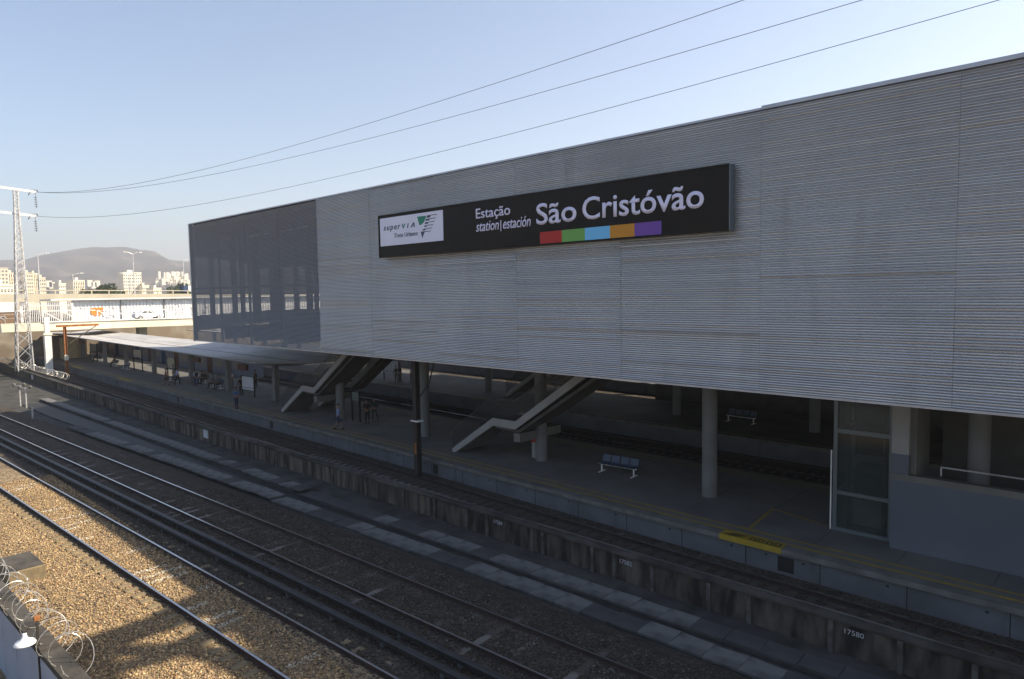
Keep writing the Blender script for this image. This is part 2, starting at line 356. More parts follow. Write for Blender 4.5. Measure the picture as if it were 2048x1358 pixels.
# ---------------- platforms
def platform(name, label, front, back, x0, x1, holes=True):
    t = thing(name, label, 'platform', (0,0,0))
    xs = np.linspace(x0, x1, 40)
    top = MB().sweep([(x, 0) for x in xs], [(0,0)])  # placeholder rows replaced below
    top = MB(); vs = []
    for x in xs: vs += [(x, front(x)+.45, -.25), (x, front(x)+.45, 0), (x, back(x)-.45, 0), (x, back(x)-.45, -.25)]
    top.add(vs, [(i*4+k, i*4+(k+1) % 4, (i+1)*4+(k+1) % 4, (i+1)*4+k) for i in range(len(xs)-1) for k in range(4)]+[(0,1,2,3), tuple(len(vs)-1-k for k in range(4))])
    top.build('paving', 'platform', t)
    MB().sweep([(x, front(x)) for x in xs], [(0,-.19),(-.0,-.012),(.449,.004),(.449,-.19)]).build('edge_coping', 'plat_lip', t)
    MB().sweep([(x, back(x)) for x in xs], [(-.449,-.19),(-.449,.004),(0,-.012),(0,-.19)]).build('edge_coping', 'plat_lip', t)
    MB().sweep([(x, front(x)) for x in xs], [(.16,-1.2),(.16,-.192),(.40,-.192),(.40,-1.2)]).build('face_wall', 'plat_wall', t)
    MB().sweep([(x, back(x)) for x in xs], [(-.40,-1.2),(-.40,-.192),(-.16,-.192),(-.16,-1.2)]).build('face_wall', 'plat_wall', t)
    return t
F1 = lambda x: ip(EDGE, x)
B1 = lambda x: 32.1-.03*(min(x,-30)+30)
M['platform_near'] = M['platform']
P1 = platform('near_platform', 'near concrete platform with yellow edge lines and the people and benches under the canopy', F1, B1, PEND, 22)
B2f = lambda x: 39.2-.028*(min(x,-30)+30)
M['platform'] = M['platform_shaded']
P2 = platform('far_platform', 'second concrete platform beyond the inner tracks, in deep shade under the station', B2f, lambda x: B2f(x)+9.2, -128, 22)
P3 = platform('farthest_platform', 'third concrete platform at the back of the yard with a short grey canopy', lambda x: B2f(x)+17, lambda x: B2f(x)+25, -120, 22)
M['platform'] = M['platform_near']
# openings and holes in the near platform face, their shade painted black, and joints
for px, py in ((1582,1132),(873,945),(535,855),(342,800),(213,763),(121,738)):
    q = PY(px, py, 23.6); y = F1(q.x)+.16; MB().box(q.x-.28, q.x+.28, y-.004, y+.1, -.85, -.32).build('drain_opening', 'black_paint_shade', P1)
x = 18.
while x > -70:
    y = F1(x)+.16; box('joint', x-.015, x+.015, y-.004, y+.02, -.98, -.2, 'black_paint_shade', P1)
    for dx in (-.55, .75): box('anchor_hole', x+dx-.045, x+dx+.045, y-.004, y+.03, -.43, -.36, 'black_paint_shade', P1)
    x -= 2.6
# painted lines
def line(y0, y1, a, b, nm='yellow_line', lab='', front=F1, z=.006):
    xs = np.linspace(a, b, 40); vs = []
    for x in xs: vs += [(x, front(x)+y0, z), (x, front(x)+y1, z)]
    return MB().add(vs, [(2*i, 2*i+2, 2*i+3, 2*i+1) for i in range(len(xs)-1)]).build(nm, 'yellow', P1 if front in (F1, B1) else P2)
line(.48, .64, PEND+1, 21); line(1.0, 1.14, PEND+1, 21); line(-.62, -.50, PEND+1, 21, front=B1); line(-1.1, -1.0, PEND+1, 21, front=B1)
line(.5, .62, -126, 21, front=B2f)
# short yellow tactile pads near the edge at the far end
for px, py in ((133,737),(222,762)):
    q = PZ(px, py, 0); y = F1(q.x); MB().box(q.x-2.2, q.x+2.2, y+.0, y+.42, .006, .012).build('yellow_pad', 'yellow_pad', P1)
# hatched yellow pad with two black framed boxes
a = PZ(1440,1066,0).x; b = PZ(1565,1096,0).x
def ey(x): return F1(x)
pad = MB(); pad.add([(a,ey(a)-.012,-.02),(b,ey(b)-.012,-.02),(b,ey(b)-.012,.012),(a,ey(a)-.012,.012),(a,ey(a)+.46,.012),(b,ey(b)+.46,.012)], [(0,1,2,3),(3,2,5,4)])
pad.add([(a,ey(a)-.012,-.19),(b,ey(b)-.012,-.19),(b,ey(b)-.012,-.02),(a,ey(a)-.012,-.02)], [(0,1,2,3)])
pad.build('hatched_pad', 'yellow_pad', P1)
blk = MB()
wd = b-a
for k in range(4):
    xk = a+.05*wd+k*.06*wd; y = ey(xk); blk.add([(xk,y+.06,.016),(xk+.10,y+.06,.016),(xk+.10+.14*wd,y+.38,.016),(xk+.14*wd,y+.38,.016)], [(0,1,2,3)])
for x0_, x1_ in ((.47,.69),(.73,.96)):
    xa, xb = a+x0_*wd, a+x1_*wd; y = ey(xa)+.09
    for u0,u1,v0,v1 in ((0,1,0,.22),(0,1,.78,1),(0,.1,.22,.78),(.9,1,.22,.78),(.3,.45,.3,.62),(.5,.72,.45,.6)):
        blk.add([(lerp(xa,xb,u0),y+.3*v0,.016),(lerp(xa,xb,u1),y+.3*v0,.016),(lerp(xa,xb,u1),y+.3*v1,.016),(lerp(xa,xb,u0),y+.3*v1,.016)], [(0,1,2,3)])
blk.build('black_marking', 'black_paint_shade', P1)
q = [PZ(1498,1058,0), PZ(1545,1018,0), PZ(1655,1052,0)]
MB().bar((q[0].x,q[0].y,.007),(q[1].x,q[1].y,.007),.12,.004).bar((q[1].x,q[1].y,.0115),(q[2].x,q[2].y,.0115),.12,.004).bar((q[0].x-.35,q[0].y-.02,.0115),(q[0].x+.3,q[0].y-.02,.0115),.16,.004).build('tactile_guide_line', 'yellow', P1)

pj = MB(); x = 20.
while x > PEND+2:
    pj.add([(x,F1(x)+1.3,.0035),(x+.03,F1(x)+1.3,.0035),(x+.03,B1(x)-1.3,.0035),(x,B1(x)-1.3,.0035)], [(0,1,2,3)]); x -= 2.6
pj.build('paving_joints', 'plat_lip_dark', P1)
# ---------------- railway tracks
RAILP = [(-.07,0),(-.07,.015),(-.012,.03),(-.012,.115),(-.035,.125),(-.035,.15),(.035,.15),(.035,.125),(.012,.115),(.012,.03),(.07,.015),(.07,0)]
def rail_mesh(path, head=-.5):
    mb = MB(); mb.sweep(path, [(u, v+head-.15) for u, v in RAILP], 0)
    n = len(RAILP)
    for i in range(len(path)-1):
        mb.m[i*n+5] = 1
    return mb
def track(name, label, va, vb, sl_mat, x0=-330, x1=15):
    t = thing(name, label, 'railway track', (0,0,0))
    for v in (va, vb):
        rail_mesh([(x, rail_y(v, x)) for x in np.linspace(x0, x1, 60)]).build('rail', ['rail_side','rail_top'], t)
    c = (va+vb)/2; first = None; k = 0
    x = -9.5 if va < 9 else -5
    rest = MB()
    while x > -150:
        if k < 100:
            if first is None:
                first = MB().prism([(-.15,-.16),(-.11,.0),(.11,.0),(.15,-.16)], -1.42, 1.42, 'y').build('sleeper', sl_mat, t, bevel=.012); o = first
            else: o = first.copy(); COL.objects.link(o)
            o.location = (x, rail_y(c, x), (-.648 if va < 9 else -.650+(.022 if random.random() < .16 else -.03))+random.uniform(-.012,.008)); o.rotation_euler = (0,0,.046+random.uniform(-.015,.015)); 
        else: rest.box(x-.11, x+.11, rail_y(c,x)-1.28, rail_y(c,x)+1.28, -.8, -.655)
        x -= .60; k += 1
    tag(rest.build('far_sleepers', sl_mat, t), kind='stuff')
    cl = MB(); x = -9.5 if va < 9 else -5; k = 0
    while k < 100:
        for v in (va, vb):
            y = rail_y(v, x)
            for sgn in (-1, 1): cl.box(x-.06, x+.06, y+sgn*.085-.03, y+sgn*.085+.03, -.652, -.60)
        x -= .6; k += 1
    tag(cl.build('rail_fasteners', 'iron', t), kind='stuff')
    return t
track('railway_track', 'nearest railway track, running partly in sunlight over tan ballast', 8.05, 9.78, 'sleeper')
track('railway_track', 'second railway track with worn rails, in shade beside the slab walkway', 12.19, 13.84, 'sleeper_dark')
for v, lab in ((10.75, 'left dark covered power rail lying between the two near tracks'), (11.35, 'right dark covered power rail lying between the two near tracks')):
    t = thing('power_rail', lab, 'power rail', (0,0,0), group='covered power rails between the near tracks')
    path = [(x, rail_y(v, x)) for x in np.linspace(-330, 15, 60)]
    MB().sweep(path, [(-.09,-.53),(-.10,-.42),(-.05,-.385),(.05,-.385),(.10,-.42),(.09,-.53)]).build('cover', 'third', t)
    f = None; x = -8.
    for k in range(34):
        if f is None: f = MB().box(-.06,.06,-.08,.08,-.75,-.53).build('bracket', 'porcelain', t); o = f
        else: o = f.copy(); COL.objects.link(o)
        o.location = (x, rail_y(v, x), 0); x -= 2.4
def plain_track(label, ya, yb, x0, x1, head, nm='railway_track'):
    t = thing(nm, label, 'railway track', (0,0,0))
    for fy in (ya, yb): rail_mesh([(x, fy(x)) for x in np.linspace(x0, x1, 50)], head).build('rail', ['rail_side','rail_top'], t)
    k = 0; f = None; x = x1-1
    while k < 90 and x > x0:
        if f is None: f = MB().box(-.13,.13,-1.25,1.25,-.16,0).build('sleeper', 'sleeper_dark', t); o = f
        else: o = f.copy(); COL.objects.link(o)
        o.location = (x, (ya(x)+yb(x))/2, head-.15); x -= .62; k += 1
plain_track('platform track between the retaining wall and the near platform', lambda x: ip(EDGE,x)-2.45, lambda x: ip(EDGE,x)-.85, -150, 18, -.80)
plain_track('inner track beside the back edge of the near platform', lambda x: B1(x)+.9, lambda x: B1(x)+2.5, -150, 18, -.93)
plain_track('inner track beside the front edge of the second platform', lambda x: B2f(x)-2.5, lambda x: B2f(x)-.9, -150, 18, -.93)

# ---------------- walkway of cover slabs
S1 = [(-70,13.75), (-60,14.2), (-45,15.0), (-29,15.85), (-19,16.35), (-7.5,16.75), (5,17.15)]
S2 = [(-95,16.3), (-80,16.45), (-35,17.2), (-19,17.62), (-7.5,18.05), (5,18.4)]
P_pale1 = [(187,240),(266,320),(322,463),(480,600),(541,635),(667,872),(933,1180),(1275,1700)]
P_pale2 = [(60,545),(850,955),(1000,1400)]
protos = {}
def slab(kind, wid):
    if (kind, wid) not in protos:
        me = bpy.data.meshes.new('cover_slab'); bm = bmesh.new(); bmesh.ops.create_cube(bm, size=1)
        for v in bm.verts: v.co = (v.co.x*1.028, v.co.y*wid, v.co.z*.09)
        bmesh.ops.bevel(bm, geom=bm.edges[:], offset=.008, segments=1, affect='EDGES'); bm.to_mesh(me); bm.free(); me.materials.append(M[kind]); protos[(kind, wid)] = me
    return protos[(kind, wid)]
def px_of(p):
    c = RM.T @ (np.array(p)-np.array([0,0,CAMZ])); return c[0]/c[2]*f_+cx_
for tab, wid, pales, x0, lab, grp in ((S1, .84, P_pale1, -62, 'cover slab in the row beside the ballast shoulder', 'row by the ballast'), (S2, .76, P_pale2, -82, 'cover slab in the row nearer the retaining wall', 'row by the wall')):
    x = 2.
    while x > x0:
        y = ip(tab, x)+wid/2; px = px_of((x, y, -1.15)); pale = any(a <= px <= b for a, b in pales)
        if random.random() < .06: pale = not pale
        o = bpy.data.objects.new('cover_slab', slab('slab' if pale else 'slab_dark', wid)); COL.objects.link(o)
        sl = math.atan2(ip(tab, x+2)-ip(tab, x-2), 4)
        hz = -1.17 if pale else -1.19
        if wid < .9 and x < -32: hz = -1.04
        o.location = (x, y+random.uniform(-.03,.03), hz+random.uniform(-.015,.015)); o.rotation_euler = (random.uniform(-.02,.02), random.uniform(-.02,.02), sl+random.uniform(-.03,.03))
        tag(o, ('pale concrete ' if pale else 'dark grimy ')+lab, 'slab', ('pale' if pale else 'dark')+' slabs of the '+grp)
        x -= 1.04
# dark open channel between the rows: side walls
t = thing('drain_channel', 'open dark drainage channel running between the two rows of cover slabs', 'channel', (0,0,0))
xs = np.linspace(-80, 4, 50)
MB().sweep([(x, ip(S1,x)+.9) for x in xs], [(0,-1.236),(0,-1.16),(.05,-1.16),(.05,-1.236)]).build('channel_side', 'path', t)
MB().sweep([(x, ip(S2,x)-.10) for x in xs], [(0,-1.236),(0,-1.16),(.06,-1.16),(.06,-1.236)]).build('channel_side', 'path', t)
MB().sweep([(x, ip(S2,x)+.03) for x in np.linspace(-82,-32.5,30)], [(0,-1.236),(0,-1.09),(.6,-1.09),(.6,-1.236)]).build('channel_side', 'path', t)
vs = []
for x in xs: vs += [(x, ip(S1,x)+.95, -1.232), (x, max(ip(S2,x)-.10, ip(S1,x)+.96), -1.232)]
MB().add(vs, [(2*i, 2*i+2, 2*i+3, 2*i+1) for i in range(len(xs)-1)]).build('channel_floor', 'black_paint_shade', t)  # flat black sheet stands in for the shade in the channel

# ---------------- loose ballast stones near the camera
WORN = [-9.5-.6*k for k in (3,4,9,14,15,16,22,27,28,34,41,42,43,50,58,59)]
def stones(name, label, n, sampler, smin, smax, cols, pale, va, vb, X0):
    base = np.array([[1,0,0],[-1,0,0],[0,1,0],[0,-1,0],[0,0,1],[0,0,-1]], float)
    tri = np.array([[0,2,4],[2,1,4],[1,3,4],[3,0,4],[2,0,5],[1,2,5],[3,1,5],[0,3,5]])
    P = sampler(n); n = len(P)
    s = rng.uniform(smin, smax, (n,1,1)); V = base[None]*s*rng.uniform(.6,1.15,(n,6,1))
    V += rng.normal(0, .25, (n,6,3))*s
    a = rng.uniform(0, 6.28, n); c, sn = np.cos(a), np.sin(a)
    Rz = np.zeros((n,3,3)); Rz[:,0,0]=c; Rz[:,0,1]=-sn; Rz[:,1,0]=sn; Rz[:,1,1]=c; Rz[:,2,2]=.75
    V = np.einsum('nij,nkj->nki', Rz, V)+P[:,None,:]
    F = (tri[None]+6*np.arange(n)[:,None,None]).reshape(-1)
    me = bpy.data.meshes.new(name); me.vertices.add(n*6); me.vertices.foreach_set('co', V.reshape(-1))
    me.loops.add(len(F)); me.loops.foreach_set('vertex_index', F.astype(np.int32)); me.polygons.add(n*8)
    me.polygons.foreach_set('loop_start', np.arange(0, n*24, 3, dtype=np.int32)); me.polygons.foreach_set('loop_total', np.full(n*8, 3, np.int32))
    me.update(); me.validate()
    at = me.color_attributes.new('tint', 'FLOAT_COLOR', 'POINT'); ci = rng.integers(0, len(cols), n); cc = np.array(cols)[ci]*rng.uniform(.6,1.35,(n,1))
    vv_ = P[:,1]-.0462*(P[:,0]+12); W = np.zeros(n, bool)
    for k in range(60):
        if rng.random() < .30:
            xc = X0-.6*k; ln = rng.uniform(.3,1.); c0 = rng.uniform(va+.3, vb-.3); W |= (np.abs(P[:,0]-xc) < .12) & (np.abs(vv_-c0) < ln*.9) & (rng.random(n) < .75)
    cc = np.where(W[:,None], np.array(pale)*rng.uniform(.7,1.2,(n,1)), cc)
    if len(cols) == 6:
        g = (P[:,1] < 5.2) & (rng.random(n) < .35); cc = np.where(g[:,None], cc*np.array([.62,.62,.66]), cc)
    at.data.foreach_set('color', np.concatenate([np.repeat(cc, 6, 0), np.ones((n*6,1))], 1).reshape(-1))
    return tag(new(name, me, 'stone'), label, 'stones', kind='stuff')
TAN = [(.39,.28,.14),(.33,.23,.115),(.27,.19,.10),(.45,.34,.20),(.30,.18,.10),(.15,.112,.078)]
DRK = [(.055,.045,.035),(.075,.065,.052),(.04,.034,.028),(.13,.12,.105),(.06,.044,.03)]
def smp_near(n):
    x = -10-34*rng.random(n)**1.25; y = rng.uniform(3.5, 9.2, n)
    y = np.where(y > 9.1-.0, y, y)
    return np.stack([x, y, np.interp(y-.0462*(x+12), [3,5,6.9,7.5,7.95,8.2,9.8], [-.62,-.66,-.68,-.705,-.70,-.635,-.635])+rng.uniform(-.015,.02,n)], 1)
stones('ballast_stones', 'tan crushed stone ballast lying around the nearest track', 85000, smp_near, .022, .05, TAN, (.52,.46,.36), 8.05, 9.78, -9.5)
def smp_far(n):
    x = -3-32*rng.random(n)**1.2; v = rng.uniform(9.0, 15.6, n); z = np.interp(v, [9.8,10.5,11.5,12.3,13.9,15.0,15.7], [-.635,-.655,-.66,-.645,-.645,-.69,-.95])
    return np.stack([x, v+.0462*(x+12), z+rng.uniform(-.02,.015,n)], 1)
stones('dark_ballast_stones', 'dark ballast stones around the shaded second track', 45000, smp_far, .02, .045, DRK, (.17,.16,.145), 12.19, 13.84, -5)

# ================================================================== STATION BUILDING
YF = 22.0; ZB, ZT = 5.53, 14.79; XL, XS, XR = -56.3, -37.15, 18.2
BLD = thing('station_building', 'long raised station building clad in horizontal corrugated grey metal above the platforms', 'building', (0,0,0))
PIT = .079
def rib_panel(x0, x1, z0, z1, off):
    n = int(round((z1-z0)/PIT)); pit = (z1-z0)/n; vs = []; prof = []
    for i in range(n):
        z = z0+i*pit; a = random.gauss(0, .0028)-(.006 if random.random() < .03 else 0); b = random.gauss(0, .0032)
        for u, dy in ((0,.03),(.13,.03),(.17,-.022+b*.5),(.36,-.040+a),(.56,-.036+a+b),(.90,-.002)):
            prof.append((dy, z+u*pit))
    prof.append((0.03, z1)); mb = MB()
    for x in (x0, x1): vs += [(x, YF+dy+off, z) for dy, z in prof]
    k = len(prof); mb.add(vs, [(i, i+1, k+i+1, k+i) for i in range(k-1)]); return mb
zs = [ZB+.06, 8.45, 10.55, ZT-.05]
x = XS; cols = []
while x < XR-1: cols.append((x, x+5.5)); x += 5.5
for (xa, xb) in cols:
    for a, b in zip(zs, zs[1:]):
        o = rib_panel(xa+.003, xb-.003, a, b, random.uniform(-.004,.004)).build('cladding_panel', 'clad', BLD)
# fluted see-through screen on the left bays
x = XL+.1
ns = 0
while x < XS-.1:
    xb = min(x+4.76, XS-.02)
    mb = MB(); n = int((ZT-.05-ZB-.06)/PIT); off = random.uniform(-.01,.01)
    for i in range(n):
        z = ZB+.06+i*PIT; cover = .062
        mb.add([(x+.01,YF+off-.012,z),(xb-.01,YF+off-.012,z),(xb-.01,YF+off-.03,z+cover*.5),(x+.01,YF+off-.03,z+cover*.5),(xb-.01,YF+off,z+cover),(x+.01,YF+off,z+cover)], [(0,1,2,3),(3,2,4,5)])
    mb.build('slatted_screen', 'screen', BLD); x += 4.76
for k in range(5): 
    xx = XL+.2+4.76*k; box('screen_mullion', xx-.05, xx+.05, YF+.05, YF+.2, ZB+.1, ZT-.1, 'steel_blue', BLD)
for z in (7.2, 9.6, 12.2): box('screen_rail', XL+.3, XS, YF+.06, YF+.16, z, z+.12, 'steel_blue', BLD)
box('top_flashing', XL, -9.65, YF-.07, YF+.5, ZT-.045, ZT+.03, 'flash', BLD)
box('top_flashing', -9.62, XR, YF-.10, YF+.5, ZT-.045, ZT+.075, 'flash', BLD)
box('bottom_flashing', XS, XR, YF-.05, YF+.25, ZB-.02, ZB+.055, 'flash', BLD)
box('bottom_flashing', XL, XS-.01, YF-.04, YF+.2, ZB-.02, ZB+.055, 'flash', BLD)
box('corner_trim', XL-.09, XL+.09, YF-.06, YF+.18, ZB-.05, ZT+.02, 'flash', BLD)
# oblique left end
ex, ey_ = -.72, .694; LEN = 50.
def endp(s, z, d=0): return (XL+ex*s*0+(-.72)*s*.97+d*.7, YF+.2+.72*s+d*.7, z)
YB = 60.
def oblx(y): return XL-(y-YF)*1.0
# roof and deck
def slabpoly(y0, y1, xr): return [(oblx(y0)+.2, y0), (xr, y0), (xr, y1), (oblx(min(y1, 34))+.2, y1), (oblx(34)+.2, 34)]
MB().prism(slabpoly(YF+.5, YB, XR), ZT-.35, ZT-.05, 'z').build('roof_slab', 'concrete', BLD)
MB().prism([(-52,YF+.4),(XR,YF+.4),(XR,YB),(-52,YB)], 6.4, 6.75, 'z').build('deck_slab', 'soffit', BLD)
box('edge_beam', XS+.1, XR, YF+.3, YF+.8, 5.62, 6.398, 'soffit', BLD)
x = -52.5
while x < XR:
    box('deck_beam', x-.25, x+.25, YF+.9, YB-.1, 5.75, 6.398, 'soffit', BLD); x += 4.875
for y in (26.8, 43.2, 58): box('main_beam', -55, XR-.1, y-.3, y+.3, 5.65, 5.748, 'soffit', BLD)
box('back_wall', -40, XR, YB, YB+.3, 5.6, ZT-.1, 'concrete', BLD)
box('inner_wall', XS+.4, XS+.7, YF+.6, YB-.2, 6.76, ZT-.36, 'concrete', BLD)
box('rear_wall', -33, XR, 53.2, 53.5, -1.05, 5.64, 'soffit', BLD)  # wall added across the back to block light under the deck
box('right_end_wall', XR+.01, XR+.3, YF, YB, ZB, ZT, 'clad', BLD)
# interior columns and parapet of the see-through end
for (px, wdt) in ((423,.35),(468,.35),(484,.3),(512,.5),(553,.75),(592,.3),(618,.35),(632,.25)):
    yy = 26 if px != 553 else 24; q = PY(px, 560, yy); box('inner_column', q.x-wdt/2, q.x+wdt/2, yy-wdt/2, yy+wdt/2, 6.76, ZT-.36, 'concrete', BLD)
box('inner_parapet', -50, XS+.39, 25.2, 25.35, 6.76, 7.45, 'steel_blue', BLD)
box('inner_beam', -58, XS+.39, 28.0, 28.3, 11.4, ZT-.36, 'concrete', BLD)
box('inner_band', -43.5, XS+.39, 27.0, 27.2, 9.0, 10.1, 'dark_steel', BLD)
# end screen (oblique), solid low parapet, open middle, slats above
def endbox(name, s0, s1, z0, z1, th, m):
    a = (oblx(YF+s0), YF+s0); b = (oblx(YF+s1), YF+s1)
    return MB().add([(a[0],a[1],z0),(b[0],b[1],z0),(b[0]+th,b[1]+th*.3,z0),(a[0]+th,a[1]+th*.3,z0),(a[0],a[1],z1),(b[0],b[1],z1),(b[0]+th,b[1]+th*.3,z1),(a[0]+th,a[1]+th*.3,z1)],
        [(0,3,2,1),(4,5,6,7),(0,1,5,4),(1,2,6,5),(2,3,7,6),(3,0,4,7)]).build(name, m, BLD)
endbox('end_parapet', .4, 12, 6.3, 7.5, .2, 'steel_blue')
endbox('end_roof_band', .4, 12, 12.2, ZT-.06, .2, 'steel_blue')
endbox('frosted_panel', .5, 12, 9.3, 12.19, .03, 'frosted')
for z_ in (9.2, 10.6): endbox('end_transom', .4, 12, z_, z_+.1, .16, 'steel_blue')
for nm_, z0_, z1_, m_ in (('end_parapet',6.3,7.5,'steel_blue'),('frosted_panel',9.3,12.19,'frosted'),('end_roof_band',12.2,ZT-.36,'steel_blue'),('end_transom',9.15,9.29,'steel_blue')):
    box(nm_, oblx(34)-.15, oblx(34), 34.05, YB, z0_, z1_, m_, BLD)
for y_ in (36,40,44,48,52,56): box('end_post', oblx(34)-.14, oblx(34)-.02, y_-.1, y_+.1, 7.51, 9.14, 'steel_blue', BLD)
# columns under the building
for x in (-4.28, -14.03, -23.75, -33.5, -43.2, 5.5, 15.2):
    top = 5.648
    MB().lathe([(.32,0),(.32,1.62)], 24, (x,27.0,.002)).lathe([(.305,1.62),(.305,1.64),(.32,1.64),(.32,2.7)], 24, (x,27.0,.002)).lathe([(.305,2.7),(.305,2.72),(.32,2.72),(.32,top)], 24, (x,27.0,.002)).build('column', 'col', BLD, smooth=False)
for x in (-5.7,-15.46,-25.1,-34.8,-44.5,-54.2, 4): MB().lathe([(.32,0),(.32,5.64)], 20, (x,43.4,.002)).build('column', 'col', BLD)
for x in (-5.7,-15.46,-25.1,-34.8,-44.5,-54.2): MB().lathe([(.32,-1.0),(.32,5.7)], 16, (x,58,0)).build('column', 'col', BLD)
# ceiling strip lights behind the screen
cl0 = None
for k, (px, py) in enumerate(((508,471),(538,466),(575,460),(603,454),(452,478))):
    q = PY(px, py, 25.0)
    o = tag(MB().box(-.75,.75,-.06,.06,-.05,.03).box(-.7,.7,-.03,.03,-.075,-.05).build('strip_light', 'lamp'), ['first','second','third','fourth','fifth'][k]+' pale ceiling strip light behind the slatted screen, counted from the middle of the screen', 'ceiling light', 'strip lights behind the slatted screen')
    o.location = q
labs = ['pale ceiling strip light behind the slatted screen, leftmost of the four in the bright row', 'pale ceiling strip light second from the left in the bright row behind the screen', 'pale ceiling strip light third from the left in the bright row behind the screen', 'pale ceiling strip light nearest the solid cladding in the row behind the screen', 'dim ceiling strip light on its own, farthest left behind the slatted screen']
for o, l in zip([o for o in COL.objects if o.name.startswith('strip_light')], labs): o['label'] = l

# ---------------- station name sign
SG = thing('station_sign', 'long black station name sign with white lettering mounted on the corrugated cladding', 'sign', (0,0,0))
X0, X1, Z0, Z1, YS = -30.3, -10.6, 10.97, 13.09, 21.65
box('sign_box', X0, X1, YS+.001, YF-.035, Z0, Z1, 'sign_black', SG)
MB().box(X0-.02,X1+.02,YS-.03,YS+.03,Z1,Z1+.05).box(X0-.02,X1+.02,YS-.03,YS+.03,Z0-.05,Z0).box(X0-.05,X0,YS-.03,YS+.03,Z0-.05,Z1+.05).build('sign_frame', 'sign_black', SG)
box('side_strip', X1+.021, X1+.06, YS-.02, YF-.06, Z0-.04, Z1+.04, 'steel_blue', SG)
box('logo_panel', -30.18, -25.1, YS-.03, YS, 11.52, 12.97, 'sign_white', SG)
text('lettering', 'Estação', -22.82, -20.66, 12.36, .44, YS, 'letter', SG, bold=.008)
text('lettering', 'station', -22.82, -21.36, 11.77, .37, YS, 'letter', SG, shear=.22, cap='t', bold=.006)
box('divider', -21.26, -21.22, YS-.01, YS-.0005, 11.68, 12.16, 'letter', SG)
text('lettering', 'estación', -21.10, -19.47, 11.77, .37, YS, 'letter', SG, shear=.22, cap='t', bold=.006)
text('lettering', 'São', -19.15, -17.02, 11.80, .86, YS, 'letter', SG, bold=.012, cap='C')
text('lettering', 'Cristóvão', -16.72, -11.5, 11.80, .86, YS, 'letter', SG, bold=.012, cap='C')
for k, c in enumerate(('red','green','blue','orange','purple')):
    xs_ = [-18.96,-17.78,-16.61,-15.41,-14.3,-13.16]; box('colour_band', xs_[k], xs_[k+1], YS-.006, YS-.0005, 10.99, 11.47, 'sg_'+c, SG)
yl = YS-.031
text('logo_lettering', 'super', -29.85, -28.42, 12.33, .29, yl, 'logo_navy', SG, shear=.2, cap='d', space=1.25, bold=.01)
text('logo_lettering', 'V', -28.28, -27.98, 12.33, .22, yl, 'logo_green', SG, shear=.2, bold=.03)
text('logo_lettering', 'I', -27.86, -27.74, 12.33, .22, yl, 'logo_navy', SG, shear=.2, bold=.03)
MB().prism([(-27.58,12.33),(-27.36,12.56),(-27.28,12.56),(-27.24,12.33),(-27.33,12.33),(-27.35,12.48),(-27.47,12.33)], yl-.008, yl, 'y').build('logo_lettering', 'logo_navy', SG)
text('logo_lettering', 'Trens', -28.95, -28.2, 11.90, .22, yl, 'logo_navy', SG, shear=.2, cap='T')
text('logo_lettering', 'Urbanos', -28.08, -27.02, 11.90, .22, yl, 'logo_navy', SG, shear=.2, cap='T')
def lg(px, py): q = PY(750+px/10.444, 390+py/10.446, YS); return (q.x, q.z)
MB().prism([lg(*p) for p in ((895,455),(1080,432),(1060,500),(1030,570),(985,615),(940,632),(915,540))], yl-.012, yl, 'y').build('logo_mark', 'logo_green', SG)
lm = MB()
for blkp, ln in ((((1105,432),(1170,428),(1160,468),(1082,475)),((1105,432),(1308,402))), (((1075,510),(1150,500),(1140,530),(1062,540)),((1075,510),(1278,475))), (((1060,580),(1125,572),(1115,600),(1052,608)),((1060,580),(1255,545))),
                 (((1052,642),(1100,636),(1080,665),(1035,672)),((1052,642),(1225,615))), (((1030,712),(1075,705),(1060,735),(990,745)),((1030,712),(1200,683)))):
    lm.prism([lg(*p) for p in blkp], yl-.012, yl, 'y'); a_, b_ = lg(*ln[0]), lg(*ln[1]); lm.prism([(a_[0],a_[1]+.012),(b_[0],b_[1]+.012),(b_[0],b_[1]-.015),(a_[0],a_[1]-.015)], yl-.013, yl, 'y')
lm.prism([lg(*p) for p in ((972,772),(1050,765),(998,900))], yl-.012, yl, 'y'); a_, b_ = lg(972,772), lg(1175,750); lm.prism([(a_[0],a_[1]+.012),(b_[0],b_[1]+.012),(b_[0],b_[1]-.015),(a_[0],a_[1]-.015)], yl-.013, yl, 'y')
lm.build('logo_mark', 'logo_navy', SG)

